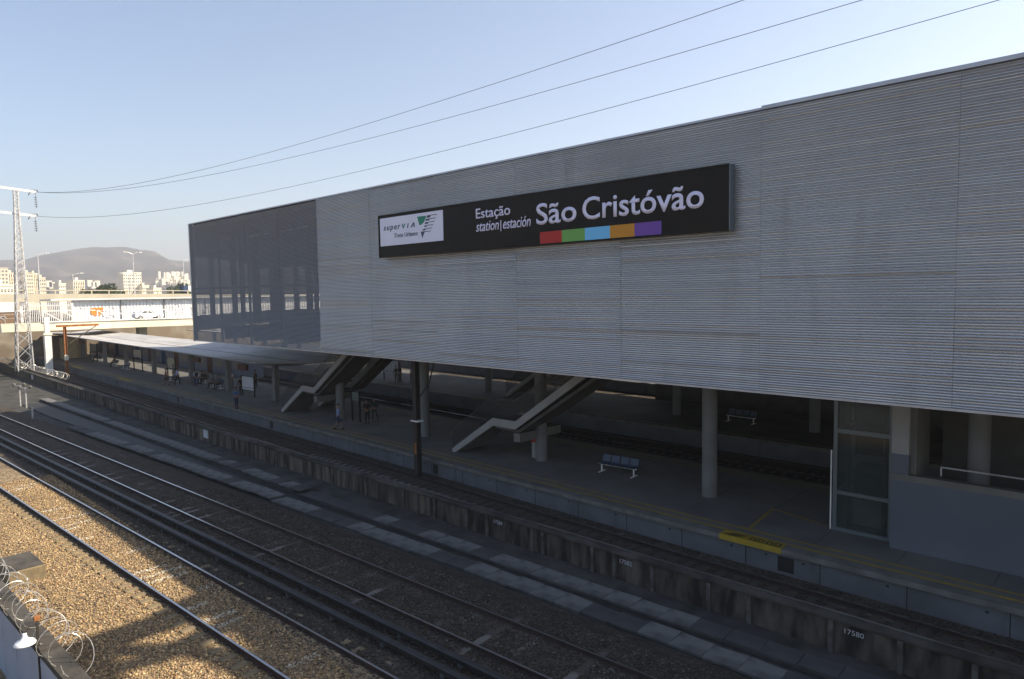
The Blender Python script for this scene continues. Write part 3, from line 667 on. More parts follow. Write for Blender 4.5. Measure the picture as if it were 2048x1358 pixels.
# ---------------- stairs down to the platform
def stairs(name, label, x0, y0, wid, nm_mat='concrete_light'):
    t = thing(name, label, 'staircase', (x0, y0, 0))
    prof = [(0,0),(3.3,2.2),(4.95,2.2),(10.5,5.9)]
    hh = .42
    for yy in (0, wid-.14):
        top = [(u, v+.12) for u, v in prof]; bot = [(u+(.18 if i in (0,) else 0), v+.12-hh) for i, (u, v) in enumerate(prof)]
        bot[0] = (.25, 0.0)
        o = MB().prism([(0,.004)]+[(u, v) for u, v in [(0,.18)]+top[1:]]+[(prof[-1][0], prof[-1][1]-hh+.1)]+[bot[2], bot[1]]+[bot[0]], yy, yy+.14, 'y').build('stringer', nm_mat, t)
    st = MB(); n = 13
    for i in range(n):
        u = 3.3*i/n; z = 2.2*(i+1)/n; st.box(u+.02, 3.3*(i+1)/n+.05, .141, wid-.141, z-.2, z-.02)
    st.box(3.3, 4.95, .141, wid-.141, 2.0, 2.18)
    n = 21
    for i in range(n):
        u = 4.95+5.55*i/n; z = 2.2+3.7*(i+1)/n; st.box(u, u+5.55/n+.05, .141, wid-.141, z-.22, z-.02)
    st.build('steps', 'soffit', t)
    MB().prism([(3.2,1.86),(4.95,1.86),(10.5,5.4),(10.5,5.2),(5.0,1.7),(3.2,1.7)], .3, wid-.3, 'y').build('underside', 'soffit', t)
    for yy in (.05, wid-.08):
        MB().prism([(0,.3),(3.3,2.42),(4.95,2.42),(9.4,5.35),(9.4,6.1),(4.9,3.4),(3.2,3.4),(.0,1.25)], yy, yy+.03, 'y').build('glass_balustrade', 'rail_glass', t)
        MB().tube([(-.2,yy,.9),(0,yy,1.25),(3.2,yy,3.4),(4.9,yy,3.4),(9.4,yy,6.1)], .02, 8).build('handrail', 'conduit', t)
    return t
def support(t, x, z, yy0, yy1): MB().box(x-.15, x+.3, yy0, yy1, z-.45, z).build('support_beam', 'concrete', t)
s2 = stairs('staircase', 'staircase with a half-way landing rising from the platform beside the red fire cabinet', -29.0, 25.3, 2.3); support(s2, 4.9, 1.68, .1, 3.4)
s1 = stairs('staircase', 'staircase with a half-way landing rising from the end of the canopy', -49.4, 25.6, 2.3); support(s1, 4.9, 1.68, .1, 3.6)
stairs('escalator', 'narrow covered flight climbing behind the staircase at the end of the canopy', -49.6, 28.9, 1.4)
stairs('staircase', 'shaded staircase rising from the second platform beyond the tall columns', -41, 42.0, 2.3)

# ---------------- lift and room wall at the right
LF = thing('lift_shaft', 'glass and steel lift shaft standing on the platform beside the grey room', 'lift', (0,0,0))
lx0, lx1, ly0, ly1 = -8.62, -6.62, 26.1, 28.2
fr = MB()
for xx in (lx0, lx1-.14): 
    for yy in (ly0, ly1-.14): fr.box(xx, xx+.14, yy, yy+.14, .02, 5.7)
fr.box(lx0-.02,lx1,ly0-.03,ly1,.003,.14)
for z, h in ((1.38,.13),(3.66,.16),(5.4,.2)): fr.box(lx0+.141, lx1-.141, ly0+.01, ly0+.12, z, z+h).box(lx0+.01, lx0+.12, ly0+.141, ly1-.141, z, z+h)
fr.build('frame', 'frame', LF)
MB().box(lx0+.141,lx1-.141,ly0+.05,ly0+.07,.141,1.379).box(lx0+.141,lx1-.141,ly0+.05,ly0+.07,1.511,3.659).box(lx0+.141,lx1-.141,ly0+.05,ly0+.07,3.821,5.399).build('glass_pane', 'glass', LF)
MB().box(lx0+.05,lx0+.07,ly0+.141,ly1-.141,.141,1.379).box(lx0+.05,lx0+.07,ly0+.141,ly1-.141,1.511,3.659).box(lx0+.05,lx0+.07,ly0+.141,ly1-.141,3.821,5.399).build('glass_pane', 'glass', LF)
box('lift_car', lx0+.5, lx1-.45, ly0+.6, ly1-.3, .15, 2.3, 'glass', LF); box('car_panel', lx0+.55, lx1-.5, ly0+.55, ly0+.59, .2, 1.15, 'frame', LF)
MB().box(lx0+.35,lx0+.43,ly0+.3,ly0+.4,.15,5.6).box(lx1-.4,lx1-.32,ly0+.3,ly0+.4,.15,5.6).build('guide_rail', 'dark_steel', LF)
box('edge_strip', lx0-.075, lx0-.035, ly0-.05, ly0+.0, .02, 3.0, 'white_metal', LF)
RW = thing('room_wall', 'flat blue grey rendered room wall beside the glass lift', 'wall', (0,0,0))
MB().prism([(-6.55,.004),(6,.004),(6,2.40),(-6.55,2.40)], 25.55, 25.8, 'y').build('wall_face', 'room', RW)
MB().box(-6.56,6,25.54,25.85,2.403,2.62).build('coping', 'concrete', RW)
MB().box(-6.55,-6.02,25.56,25.8,2.623,3.3).build('pier', 'room', RW); MB().box(-6.55,-6.02,25.56,25.8,3.302,5.64).build('pier', 'concrete_light', RW)
MB().box(-6.02,-5.85,25.8,27.6,2.0,5.64).build('side_wall', 'concrete', RW)
MB().box(-5.85,6,29.6,29.8,.0,5.6).build('rear_wall', 'soffit', RW)
MB().box(-5.6,6,26.4,29,1.5,1.7).build('inner_floor', 'concrete', RW)
MB().tube([(-5.2,26.2,2.9),(3,26.2,2.9)], .03, 6).tube([(-2.5,26.2,2.6),(-2.5,26.2,2.9)], .03, 6).tube([(-5.2,26.2,2.6),(-5.2,26.2,2.9)], .03, 6).build('guard_rail', 'galv', RW)

# ---------------- fire cabinet beside column
FC = thing('fire_cabinet', 'red fire hose cabinet standing on a white box beside the column under the stairs', 'cabinet', (-24.28,27.35,0))
MB().box(-.3,.3,-.2,.2,.004,.86).build('base_box', 'concrete_light', FC, bevel=.01)
MB().box(-.3,.3,-.2,.2,.863,2.0).build('cabinet', 'red', FC, bevel=.01); box('glass_front', -.2, .2, -.206, -.2, 1.1, 1.8, 'led', FC); box('handle', .2, .24, -.23, -.2, 1.3, 1.45, 'galv', FC)

# ---------------- canopy over the near platform
def canopy(name, label, x0, x1, yc, hw, z, mcol=True, cols=()):
    t = thing(name, label, 'canopy', (0,0,0))
    xs = np.linspace(x0, x1, 24); r = MB(); vs = []
    # butterfly section: edges high, valley in the middle, thin edges
    sec = [(-hw, z+.12), (-hw*.12, z-.10), (hw*.12, z-.10), (hw, z+.14), (hw, z+.05), (hw*.25, z-.42), (-hw*.25, z-.42), (-hw, z+.03)]
    path = []
    for i, x in enumerate(xs): path.append((x, yc(x), 0))
    n = len(sec); 
    for x, y, _ in path: vs += [(x, y+dy, zz) for dy, zz in sec]
    # raked end towards the station
    xe = x1+4.2; vs += [(x1+.6+(dy+hw)/(2*hw)*3.6 if x1 > -60 else x1+.5, yc(x1)+dy, (zz if zz > z-.11 else z-.11+(zz-z+.11)*.1)) for dy, zz in sec]
    r.v = vs; r.f = [(i*n+k, i*n+(k+1) % n, (i+1)*n+(k+1) % n, (i+1)*n+k) for i in range(len(xs)) for k in range(n)]+[tuple(range(n)), tuple(len(vs)-1-k for k in range(n))]
    r.m = [0 if k < 3 else 1 for i in range(len(xs)) for k in range(n)]+[1, 1]
    r.build('roof', ['roof', 'roof_under'], t)
    MB().add([v for x in xs for v in ((x, yc(x)-.14, z-.094), (x, yc(x)+.14, z-.094))], [(2*i, 2*i+2, 2*i+3, 2*i+1) for i in range(len(xs)-1)]).build('gutter', 'gutter', t)
    for k in range(int((x1-x0)/3.2)):
        x = x1-1-k*3.2; seam = MB()
        seam.add([(x,yc(x)-hw,z+.124),(x+.05,yc(x)-hw,z+.124),(x+.05,yc(x)-hw*.12,z-.092),(x,yc(x)-hw*.12,z-.092)],[(0,1,2,3)]).add([(x,yc(x)+hw*.12,z-.092),(x+.05,yc(x)+hw*.12,z-.092),(x+.05,yc(x)+hw,z+.146),(x,yc(x)+hw,z+.146)],[(0,1,2,3)])
        seam.build('roof_seam', 'gutter', t)
    for x in cols:
        MB().box(x-.22,x+.22,yc(x)-.22,yc(x)+.22,.003,z-.40).build('column', 'col', t, bevel=.03)
    return t
YC = lambda x: 27.9-.030*(x+50)
canopy('platform_canopy', 'long flat grey canopy on columns over the near platform, lit at its far end', -128, -51, YC, 3.75, 3.75, cols=(-54.9,-64.9,-74.6,-86.6,-97.5,-107.5,-119.5))
YC2 = lambda x: 44.4-.028*(x+50)
canopy('platform_canopy', 'short grey canopy over the second platform seen past the left end of the station', -112, -70, YC2, 3.6, 3.75, cols=(-72,-82,-92,-102,-110))
# kiosk house at the far end of the platform
K = thing('platform_kiosk', 'brown and tan block house closing the far end of the near platform', 'kiosk', (0,0,0))
a = PZ(66,740,-.0); 
MB().box(-129.5,-121.5,26.6,30.6,.003,3.2).build('house_wall', 'brick', K); box('tan_side', -121.49, -119.8, 27.4, 30.6, .003, 3.2, 'tan', K); box('doorway', -128.0, -126.6, 26.56, 26.6, .01, 2.2, 'black_paint_shade', K)  # doorway is a black panel standing in for the shade inside

# ---------------- benches
def bench(label, loc, rz=0, grp='four seat platform benches', sm='seat'):
    t = thing('platform_bench', label, 'bench', loc, rz, grp)
    MB().box(-1.05,1.05,-.04,.04,.36,.41).build('beam', 'white_metal', t)
    for sx in (-.9, .9):
        MB().box(sx-.03,sx+.03,-.03,.03,.03,.36).box(sx-.035,sx+.035,-.3,.3,.003,.035).build('leg', 'white_metal', t)
    for k in range(4):
        x = -.78+.52*k
        MB().prism([(-.24,.43),(.20,.41),(.27,.47),(.36,.80),(.33,.82),(.23,.50),(.18,.455),(-.24,.46)], x-.23, x+.23, 'x').build('seat', sm, t, bevel=.01)
    return t
def prism_x_fix(): pass
b0 = bench('empty four seat bench with dark blue shells and white legs, nearest on the shaded platform', (-19.1,27.35,0), R(4))
bl = {(-20.3,43.4): 'dim empty four seat bench on the second platform behind the tall column',
      (-110.5,29.6): 'dark four seat bench farthest along the canopy, near the kiosk', (-101.2,28.9): 'four seat bench with a seated person on its right end under the canopy', (-95.3,28.5): 'empty four seat bench just right of the seated person, between canopy columns',
      (-76.9,27.6): 'four seat bench beside the tan notice board behind the walkers', (-67.5,28.3): 'four seat bench with two people sitting in dark clothes', (-73.2,29.2): 'four seat bench behind the standing person with backpack'}
for (x, y), l in bl.items(): dup(b0, (x,y,0), R(-2), l)

# ---------------- boards, hanging signs
def board(label, loc, wd, z0, z1, m, rz=0, post='cloth_black'):
    t = thing('notice_board', label, 'notice board', loc, rz, 'notice boards on the platform')
    for s in (-1, 1): MB().box(s*wd/2-.05, s*wd/2+.05, -.05, .05, .003, z1+.1).build('post', post, t)
    box('panel', -wd/2+.051, wd/2-.051, -.025, .025, z0, z1, m, t); box('panel_band', -wd/2+.06, wd/2-.06, -.03, -.0255, z0+.15, z0+.2, 'cloth_grey', t)
board('pale notice board on two black posts beside the canopy column near the blue shirted person', (-59.4,27.7,0), 2.1, .6, 1.75, 'board', R(4))
board('tan notice board on posts under the canopy, above the person in red', (-79.5,28.4,0), 2.0, 1.2, 2.3, 'board_tan', R(3))
board('narrow notice board on dark posts between canopy columns, halfway along', (-91.5,28.8,0), 2.6, 1.7, 2.6, 'board_tan', R(3))
board('dark framed notice board near the kiosk end of the canopy', (-111.5,29.3,0), 2.6, 1.5, 2.5, 'seat_grey', R(3))
board('small dark notice stand between the staircase and the pair in black', (-41.2,27.0,0), .85, 1.5, 2.1, 'seat_grey', R(4))
board('pale notice board on black posts on the second platform under the station', (-58.2,42.6,0), 2.4, .75, 2.0, 'board', R(4))
def hang(label, loc, rz=0):
    t = thing('hanging_sign', label, 'hanging sign', loc, rz, 'dark red train signs hanging under the canopy')
    box('display', -.75, .75, -.12, .12, 0, .5, 'led', t, bevel=.01)
    for s in (-.55, .55): MB().tube([(s,0,.5),(s,0,.95)], .025, 6).build('hanger', 'dark_steel', t)
hang('dark red hanging train sign nearest the end of the canopy, above the pale notice board', (-59.2,27.2,2.45), R(4))
hang('dark red hanging train sign above the standing person with backpack', (-71.0,27.8,2.4), R(4))
hang('dark red hanging train sign at the far end of the canopy by the kiosk', (-116,29.0,2.4), R(4))

# ---------------- people
def person(label, loc, rz=0, pose='stand', top='blue', bottom='navy', scale=1., bag=None, shorts=False, hairc=True, turn=0):
    t = thing('person', label, 'person', loc, rz)
    t.scale = (scale,)*3
    # joints, facing -Y
    if pose == 'sit':
        hip = Vector((0,.05,.52)); neck = Vector((0,.02,1.05)); knee = [Vector((s*.12,-.42,.50)) for s in (-1,1)]; ank = [Vector((s*.12,-.44,.08)) for s in (-1,1)]
        el = [Vector((s*.24,-.08,.78)) for s in (-1,1)]; hand = [Vector((s*.13,-.32,.62)) for s in (-1,1)]
    else:
        st = {'stand':.04, 'walk':.22, 'wide':.10}[pose]
        hip = Vector((0,0,.90)); neck = Vector((0,-.01 if pose != 'walk' else -.04,1.43))
        knee = [Vector((-.10,-st,.49)), Vector((.10,st*.3,.49))]; ank = [Vector((-.11,-st*.8,.08)), Vector((.11,st*1.4,.10))]
        if pose == 'wide': knee[1].x = .16; ank[1].x = .26
        el = [Vector((-.26,.04+st*.3,1.13)), Vector((.26,.04-st*.3,1.13))]; hand = [Vector((-.26,-.06+st*.8,.90)), Vector((.26,-.06-st,.90))]
        if turn == 1: el[0] = Vector((-.25,-.08,1.15)); hand[0] = Vector((-.10,-.30,1.28))
        if turn == 2:
            for i, s in enumerate((-1,1)): el[i] = Vector((s*.25,-.03,1.13)); hand[i] = Vector((s*.08,-.27,1.10))
    sh = [neck+Vector((s*.17,0,-.07)) for s in (-1,1)]
    head = neck+Vector((0,-.02,.19)); hp = [hip+Vector((s*.09,0,-.03)) for s in (-1,1)]
    def skin(name, V, E, m, parent=t, sub=1, root=0):
        me = bpy.data.meshes.new(name); me.from_pydata([v for v, r in V], E, []); me.update(); o = new(name, me, m, parent)
        o.modifiers.new('skin', 'SKIN'); 
        if not me.skin_vertices: me.attributes
        lay = me.skin_vertices[0] if len(me.skin_vertices) else None
        if lay:
            for i, (v, r) in enumerate(V): lay.data[i].radius = (r if isinstance(r, tuple) else (r, r)); lay.data[i].use_root = (i == root)
        sb = o.modifiers.new('sub', 'SUBSURF'); sb.levels = sub; sb.render_levels = sub
        return o
    V = [(hip, (.125,.10)), (hip.lerp(neck,.45), (.115,.085)), (hip.lerp(neck,.8), (.15,.10)), (neck, .055), (neck+Vector((0,-.01,.07)), .05), (head+Vector((0,0,-.02)), (.068,.08)), (head+Vector((0,.005,.07)), (.07,.085)), (head+Vector((0,-.105,-.005)), .012)]
    E = [(0,1),(1,2),(2,3),(3,4),(4,5),(5,6),(5,7)]
    for i in (0, 1):
        b = len(V); V += [(sh[i], .055), (el[i], .042), (hand[i], .028)]; E += [(2,b),(b,b+1),(b+1,b+2)]
        d = (hand[i]-el[i]).normalized(); sd = d.cross(Vector((0,1,0))).normalized(); b2 = len(V)
        V.append((hand[i]+d*.06, (.032,.016))); E.append((b+2, b2))
        for k, (o_, ln) in enumerate(((-.03,.062),(-.01,.075),(.01,.07),(.03,.055))):
            c = len(V); V += [(hand[i]+d*.10+sd*o_, .009), (hand[i]+d*(.10+ln)+sd*o_+Vector((0,-.02,0)), .007)]; E += [(b2,c),(c,c+1)]
        c = len(V); V += [(hand[i]+d*.035+sd*.05, .01), (hand[i]+d*.075+sd*.065, .008)]; E += [(b+2,c),(c,c+1)]
        b = len(V); V += [(hp[i], (.085,.085)), (knee[i], .055), (ank[i], .036), (ank[i]+Vector((0,-.06,-.045)), (.04,.03)), (ank[i]+Vector((0,-.16,-.055)), (.035,.02))]; E += [(0,b),(b,b+1),(b+1,b+2),(b+2,b+3),(b+3,b+4)]
    skin('body', V, E, 'skin')
    # shirt
    V = [(hip+Vector((0,0,.0)), (.145,.12)), (hip.lerp(neck,.45), (.135,.105)), (hip.lerp(neck,.8), (.17,.12)), (neck+Vector((0,0,-.03)), .075)]; E = [(0,1),(1,2),(2,3)]
    for i in (0, 1):
        b = len(V); V += [(sh[i], .07), (sh[i].lerp(el[i], .85), .058)]; E += [(2,b),(b,b+1)]
        if top in ('black','green','brown','grey'): V.append((hand[i].lerp(el[i],.15), .042)); E.append((b+1,b+2))
    skin('shirt', V, E, 'cloth_'+top)
    V = [(hip+Vector((0,0,.03)), (.135,.115))]; E = []
    for i in (0, 1):
        b = len(V); V += [(hp[i]+Vector((0,0,-.04)), .095), (knee[i], .072)]; E += [(0,b),(b,b+1)]
        if not shorts: V.append((ank[i]+Vector((0,0,.02)), .055)); E.append((b+1,b+2))
    skin('shorts' if shorts else 'trousers', V, E, 'cloth_'+bottom)
    mb = MB(); vs = []; hc = head+Vector((0,.015,.035))
    for i in range(6):
        ph = math.pi/2*i/5*.98
        for k in range(12): a = 2*math.pi*k/12; vs.append(hc+Vector((.085*math.cos(a)*math.cos(ph), .10*math.sin(a)*math.cos(ph), .105*math.sin(ph)-.0)))
    mb.add(vs, [(i*12+k, i*12+(k+1) % 12, (i+1)*12+(k+1) % 12, (i+1)*12+k) for i in range(5) for k in range(12)]+[tuple(60+k for k in range(12))]); mb.build('hair', 'hair', t, smooth=True)
    sm = MB()
    for i in (0, 1):
        a = ank[i]; sm.prism([(a.x-.045,a.y+.06),(a.x+.045,a.y+.06),(a.x+.055,a.y-.12),(a.x+.03,a.y-.20),(a.x-.03,a.y-.20),(a.x-.055,a.y-.12)], a.z-.077, a.z-.01, 'z').build('shoe', 'cloth_black', t, bevel=.015); sm = MB()
    if bag:
        bb = neck+Vector((0,.20,-.24)); o = box('backpack', bb.x-.15, bb.x+.15, bb.y-.09, bb.y+.10, bb.z-.22, bb.z+.20, 'cloth_'+bag, t, bevel=.05)
    return t
def pp(px, py, z=0): return PZ(px, py, z)
FACE = math.atan2(-1, -1)
person('person standing alone at the platform edge in a blue shirt and dark trousers', pp(473,817), R(100), 'stand', 'blue', 'navy', 1.0, turn=2)
person('person in a light blue shirt and dark shorts near the staircase by the canopy', pp(677,859), R(150), 'walk', 'light_blue', 'navy', 1.0, shorts=True, turn=1)
person('person in black standing upright beside the small notice stand', pp(735,846), R(20), 'stand', 'black', 'black', .98, turn=2)
person('person in dark clothes leaning with one leg out beside the small notice stand', pp(749,842), R(50), 'wide', 'green', 'green', 1.0)
person('person in a red shirt walking away under the canopy', pp(332,771), R(170), 'walk', 'red', 'brown', 1.0, shorts=True)
person('person in a pale lilac shirt and black trousers walking under the canopy', pp(355,769), R(190), 'walk', 'lilac', 'black', 1.0)
person('person in a purple grey shirt and jeans standing with a dark backpack', pp(391,772), R(-60), 'stand', 'lilac', 'jeans', .98, bag='black', turn=2)
person('seated person in dark blue behind the standing person with the backpack', PZ(404,767,0)+Vector((0,.05,0)), R(0), 'sit', 'navy', 'navy')
person('left one of two people seated side by side in grey clothes', Vector((-67.95,28.15,0)), R(-25), 'sit', 'grey', 'black')
person('right one of two people seated side by side, leaning back in dark clothes', Vector((-66.9,28.2,0)), R(25), 'sit', 'grey', 'green')
person('person in white half hidden behind a canopy column', pp(453,778)+Vector((-.3,.7,0)), R(0), 'stand', 'white', 'grey')
person('person in black with a black backpack standing left of the pale notice board', pp(483,790), R(-100), 'stand', 'black', 'black', 1.0, bag='black')
person('person in dark brown standing behind the pale notice board', pp(512,775), R(0), 'stand', 'brown', 'black')
person('lone seated person in dark clothes on a bench far down the canopy', Vector((-100.7,28.85,0)), R(0), 'sit', 'brown', 'black')
person('seated person in black on the bench nearest the kiosk end of the canopy', Vector((-110.9,29.5,0)), R(0), 'sit', 'black', 'black')
person('seated person in brown on the bench behind the person with the backpack', Vector((-72.2,29.1,0)), R(0), 'sit', 'brown', 'black')
person('person in grey standing by the tan notice board behind the walkers', Vector((-77.8,28.0,0)), R(0), 'stand', 'grey', 'navy')
person('left one of two people standing in shade on the second platform', pp(793,765), R(30), 'stand', 'grey', 'grey')
person('right one of two people standing in shade on the second platform', pp(802,763), R(-30), 'stand', 'black', 'grey')
person('person in blue on the second platform seen left of the rusty pole', pp(824,765), R(0), 'stand', 'lilac', 'jeans')

# ---------------- catenary pole in front of the near platform
def pole_i(name, label, base, top, m, w=.26):
    t = thing(name, label, 'pole', base)
    h = top-base[2]; o = MB(); o.box(-w/2,w/2,-w/2,-w/2+.03,0,h).box(-w/2,w/2,w/2-.03,w/2,0,h).box(-.02,.02,-w/2+.031,w/2-.031,0,h)
    o.build('shaft', m, t); return t
q = PZ(838,953,-.96); cp = pole_i('catenary_pole', 'dark rusty steel pole standing against the near platform face, its top behind the cladding', (q.x, q.y-.05, -.96), 6.3, 'rust_dark', .30)
MB().box(-1.0,1.1,-.06,.06,6.35,6.5).build('cross_arm', 'rust_dark', cp); MB().tube([(.0,.2,4.3),(.9,.2,5.2),(1.3,.2,6.3)], .035, 6).build('stay', 'rust_dark', cp); MB().box(-.3,.3,-.2,.2,3.05,3.12).build('clamp', 'white_metal', cp); MB().box(-.05,.1,-.17,-.152,1.3,1.9).build('number_plate', 'rust', cp)
# rust coloured T pole at the left
q = PZ(135,751,-.9); tp = pole_i('gantry_pole', 'orange rust T shaped gantry pole with diagonal brace at the far end of the wall', (q.x, q.y, -.9), PX(105,655,q.x).z, 'rust', .34)
zt = PX(105,655,q.x).z+.9
MB().box(-.15,.15,-.9,3.9,zt,zt+.28).build('cross_arm', 'rust', tp); MB().bar((0,3.6,zt),(0,.4,zt-2.2),.10).build('brace', 'dark_steel', tp); MB().box(-.2,.2,-.2,.2,2.0,2.7).build('pale_band', 'cream', tp)
# white post under the truss end
q = PZ(99,746,-.9); wp = thing('white_post', 'square white concrete post carrying the end of the truss footbridge', 'post', (q.x,q.y,-.9))
zt = PX(92,670,q.x).z+.9; MB().box(-.4,.4,-.4,.4,0,zt).build('shaft', 'white_metal', wp, bevel=.03); MB().box(-.5,.5,-.5,.5,zt,zt+.25).build('cap', 'cream', wp); MB().box(-.28,.28,-.28,.28,zt+.25,zt+2.4).build('upper_shaft', 'white_metal', wp)

# ---------------- lattice pylon with arms and insulators
base = PZ(50,742,-.5); PXX = base.x
def PB(px, py): return PX(px, py, PXX)
topz = PB(31,380).z
PYL = thing('lattice_pylon', 'tall white lattice steel pylon with two cross arms at the left', 'pylon', (base.x, base.y, -.5))
H_ = topz+.5; yt = PB(31,380).y-base.y
hb, ht = 1.75, .45
def leg(sx, sy, z): k = z/H_; w_ = lerp(hb, ht, min(1, k/.9)); return Vector((sx*w_*.5*1.0, yt*k+sy*w_*.5, z))
for sx in (-1,1):
    for sy in (-1,1): MB().bar(leg(sx,sy,0), leg(sx,sy,H_*.9), .13).bar(leg(sx,sy,H_*.9), leg(sx,sy,H_), .11).build('leg', 'galv', PYL)
lat = MB(); z = 0
while z < H_-.3:
    w_ = lerp(hb, ht, z/H_/.9 if z/H_ < .9 else 1); z2 = min(z+w_*1.05, H_)
    for (a1,b1) in (((-1,-1),(-1,1)),((1,-1),(1,1)),((-1,-1),(1,-1)),((-1,1),(1,1))):
        lat.bar(leg(*a1,z), leg(*b1,z2), .06); lat.bar(leg(*b1,z), leg(*a1,z2), .06)
    z = z2
lat.build('lattice', 'galv', PYL)
def arm(pyl, pxr, pyr, pxl, pyl_):
    a = PB(pxl, pyl_)-Vector(PYL.location); b = PB(pxr, pyr)-Vector(PYL.location)
    m_ = MB(); m_.bar(a, b, .16, .3); m_.build('cross_arm', 'white_metal', PYL)
    ins = MB(); q = b+Vector((0,-.1,-.1)); ins.tube([q, q+Vector((0,.05,-2.0))], .03, 6)
    for k in range(5): ins.lathe([(.03,0),(.19,.03),(.19,.06),(.03,.12)], 10, (q.x, q.y+.01*k, q.z-.7-.3*k))
    ins.build('insulator', 'porcelain', PYL); ins = MB().tube([q+Vector((0,.3,.1)), q+Vector((0,.25,.35)), q+Vector((0,-.4,.3)), q+Vector((0,-.8,-.4))], .07, 6).build('arm_bracket', 'porcelain', PYL)
    return b+Vector(PYL.location)
e1 = arm(None, 72, 384, -60, 366); e2 = arm(None, 72, 432, -60, 417)
# three overhead wires strung from the pylon
def wire(label, a, pts, Yend, grp='overhead wires strung from the pylon'):
    # vertical plane through a and (0, Yend)
    ax, ay = a.x, a.y
    S_ = []; Z_ = []
    for px, py in pts:
        r = ray(px, py)
        # t*r0 = ax + s*(0-ax), t*r1 = ay + s*(Yend-ay)
        A_ = np.array([[r[0], ax], [r[1], ay-Yend]]); t_, s_ = np.linalg.solve(A_, np.array([ax, ay])); S_.append(s_); Z_.append(CAMZ+t_*r[2])
    S_.append(0); Z_.append(a.z); c = np.polyfit(S_, Z_, 2)
    c[2] += a.z-np.polyval(c, 0)
    ss = np.linspace(0, 1.15, 70); pt = [(ax+s*(0-ax), ay+s*(Yend-ay), float(np.polyval(c, s))) for s in ss]
    return tag(MB().tube(pt, [max(.009, .00022*Vector((p_[0],p_[1],p_[2]-9)).length) for p_ in pt], 6).build('overhead_wire', 'wire'), label, 'wire', grp)
wire('highest of the three overhead wires, starting at the upper pylon arm', e1, [(340,355),(700,256),(1100,132),(1490,0)], 19.0)
wire('middle overhead wire crossing the sky, starting at the upper pylon arm', e1, [(340,362),(700,290),(1200,152),(1700,2)], 20.0)
wire('lowest overhead wire, starting at the lower pylon arm and passing just above the cladding', e2, [(270,425),(420,407),(1000,272),(1500,140),(1980,2)], 20.5)
q_ = PX(420,407,-72)

# ---------------- coils of razor wire
def coil(label, p0, p1, rad, turns, r=.012, barbs=True):
    p0, p1 = Vector(p0), Vector(p1); d = (p1-p0); L_ = d.length; d.normalize(); sd = d.cross(Vector((0,0,1))).normalized(); up = Vector((0,0,1))
    pts = []; n = turns*22
    for i in range(n+1):
        a = 2*math.pi*i/22; rr = rad*(1+.18*math.sin(i*.13)+.08*math.sin(i*.61)); s = i/n*L_+.14*math.sin(i*.21)
        pts.append(p0+d*s+sd*rr*math.cos(a)+up*(rr*math.sin(a)+rad*.9))
    mb = MB().tube(pts, r, 5)
    t = tag(mb.build('razor_wire_coil', 'razor'), label, 'razor wire')
    if barbs:
        b = MB()
        for i in range(0, n, 2):
            p_ = pts[i]; dd = (pts[min(i+1,n)]-pts[max(i-1,0)]).normalized(); a1 = dd*.03; u = Vector((random.uniform(-1,1),random.uniform(-1,1),random.uniform(-1,1))).normalized()*.022
            b.add([p_-a1-u, p_+a1-u*.2, p_+a1+u, p_-a1+u*.2], [(0,1,2,3)])
        b.build('barbs', 'razor', t)
    return t

# ---------------- near wall at the lower left with coil, lamp, post
def NW(x): return ip([(-90,2.1),(-21.2,3.14),(-15.9,3.32),(0,3.85)], x)
t = thing('boundary_wall', 'blue grey rendered boundary wall with stained concrete coping in the lower left corner', 'wall', (0,0,0))
path = [(x, NW(x)) for x in np.linspace(-26, 0, 20)]
MB().sweep(path, [(0,-2),(0,1.16),(.3,1.16),(.3,-2)]).build('wall_face', 'blue_wall', t)
MB().sweep(path, [(-.03,1.163),(-.03,1.30),(.36,1.30),(.36,1.163)]).build('coping', 'cap_old', t)
MB().box(-18.3,-17.5,NW(-18)-.02,NW(-18)+.34,1.304,1.36).build('dark_patch', 'sleeper_dark', t)
coil('loose coil of razor wire standing on the near boundary wall', (-25.5,NW(-25.5)+.1,1.28), (-16.0,NW(-16)+.25,1.28), .34, 21, .008)
q = PZ(99,1290,1.3); q2 = thing('wire_post', 'thin rusty post with a red brown cap holding the razor wire on the near wall', 'post', (q.x, NW(q.x)+.02, 0))
MB().box(-.025,.025,-.05,-.005,-1,1.95).build('shaft', 'rust_dark', q2); MB().box(-.06,.06,-.08,.03,1.951,2.03).build('cap', 'rust', q2)
q = PY(50,1288,2.75); lt = thing('wall_lamp', 'round white enamel lamp shade bracketed out from the near wall', 'lamp', q)
MB().lathe([(.19,0),(.19,.02),(.16,.06),(.07,.10),(.04,.17),(.035,.22)], 24).build('lamp_shade', 'lamp', lt, smooth=True); MB().tube([(0,0,.2),(.02,.1,.36),(.05,NW(q.x)-q.y,.42)], .011, 8).build('bracket', 'dark_steel', lt)
# concrete block on the ballast
bq = thing('concrete_block', 'low weathered concrete block sunk in the sunlit ballast', 'block', (-28.8,4.9,-.7), R(2))
MB().box(-.95,.95,-.55,.55,-.1,.50).build('block', 'sleeper', bq, bevel=.03); MB().box(-.9,.9,-.5,.5,.502,.53).build('lid', 'cap_old', bq)
# far coil along the wall beside the pylon
coil('long coil of razor wire on the ground between the retaining wall and the pylon', (-128,ip(WALL,-128)+.9,-.35), (-93,ip(WALL,-93)+1.6,-.35), .34, 60, .016, False)
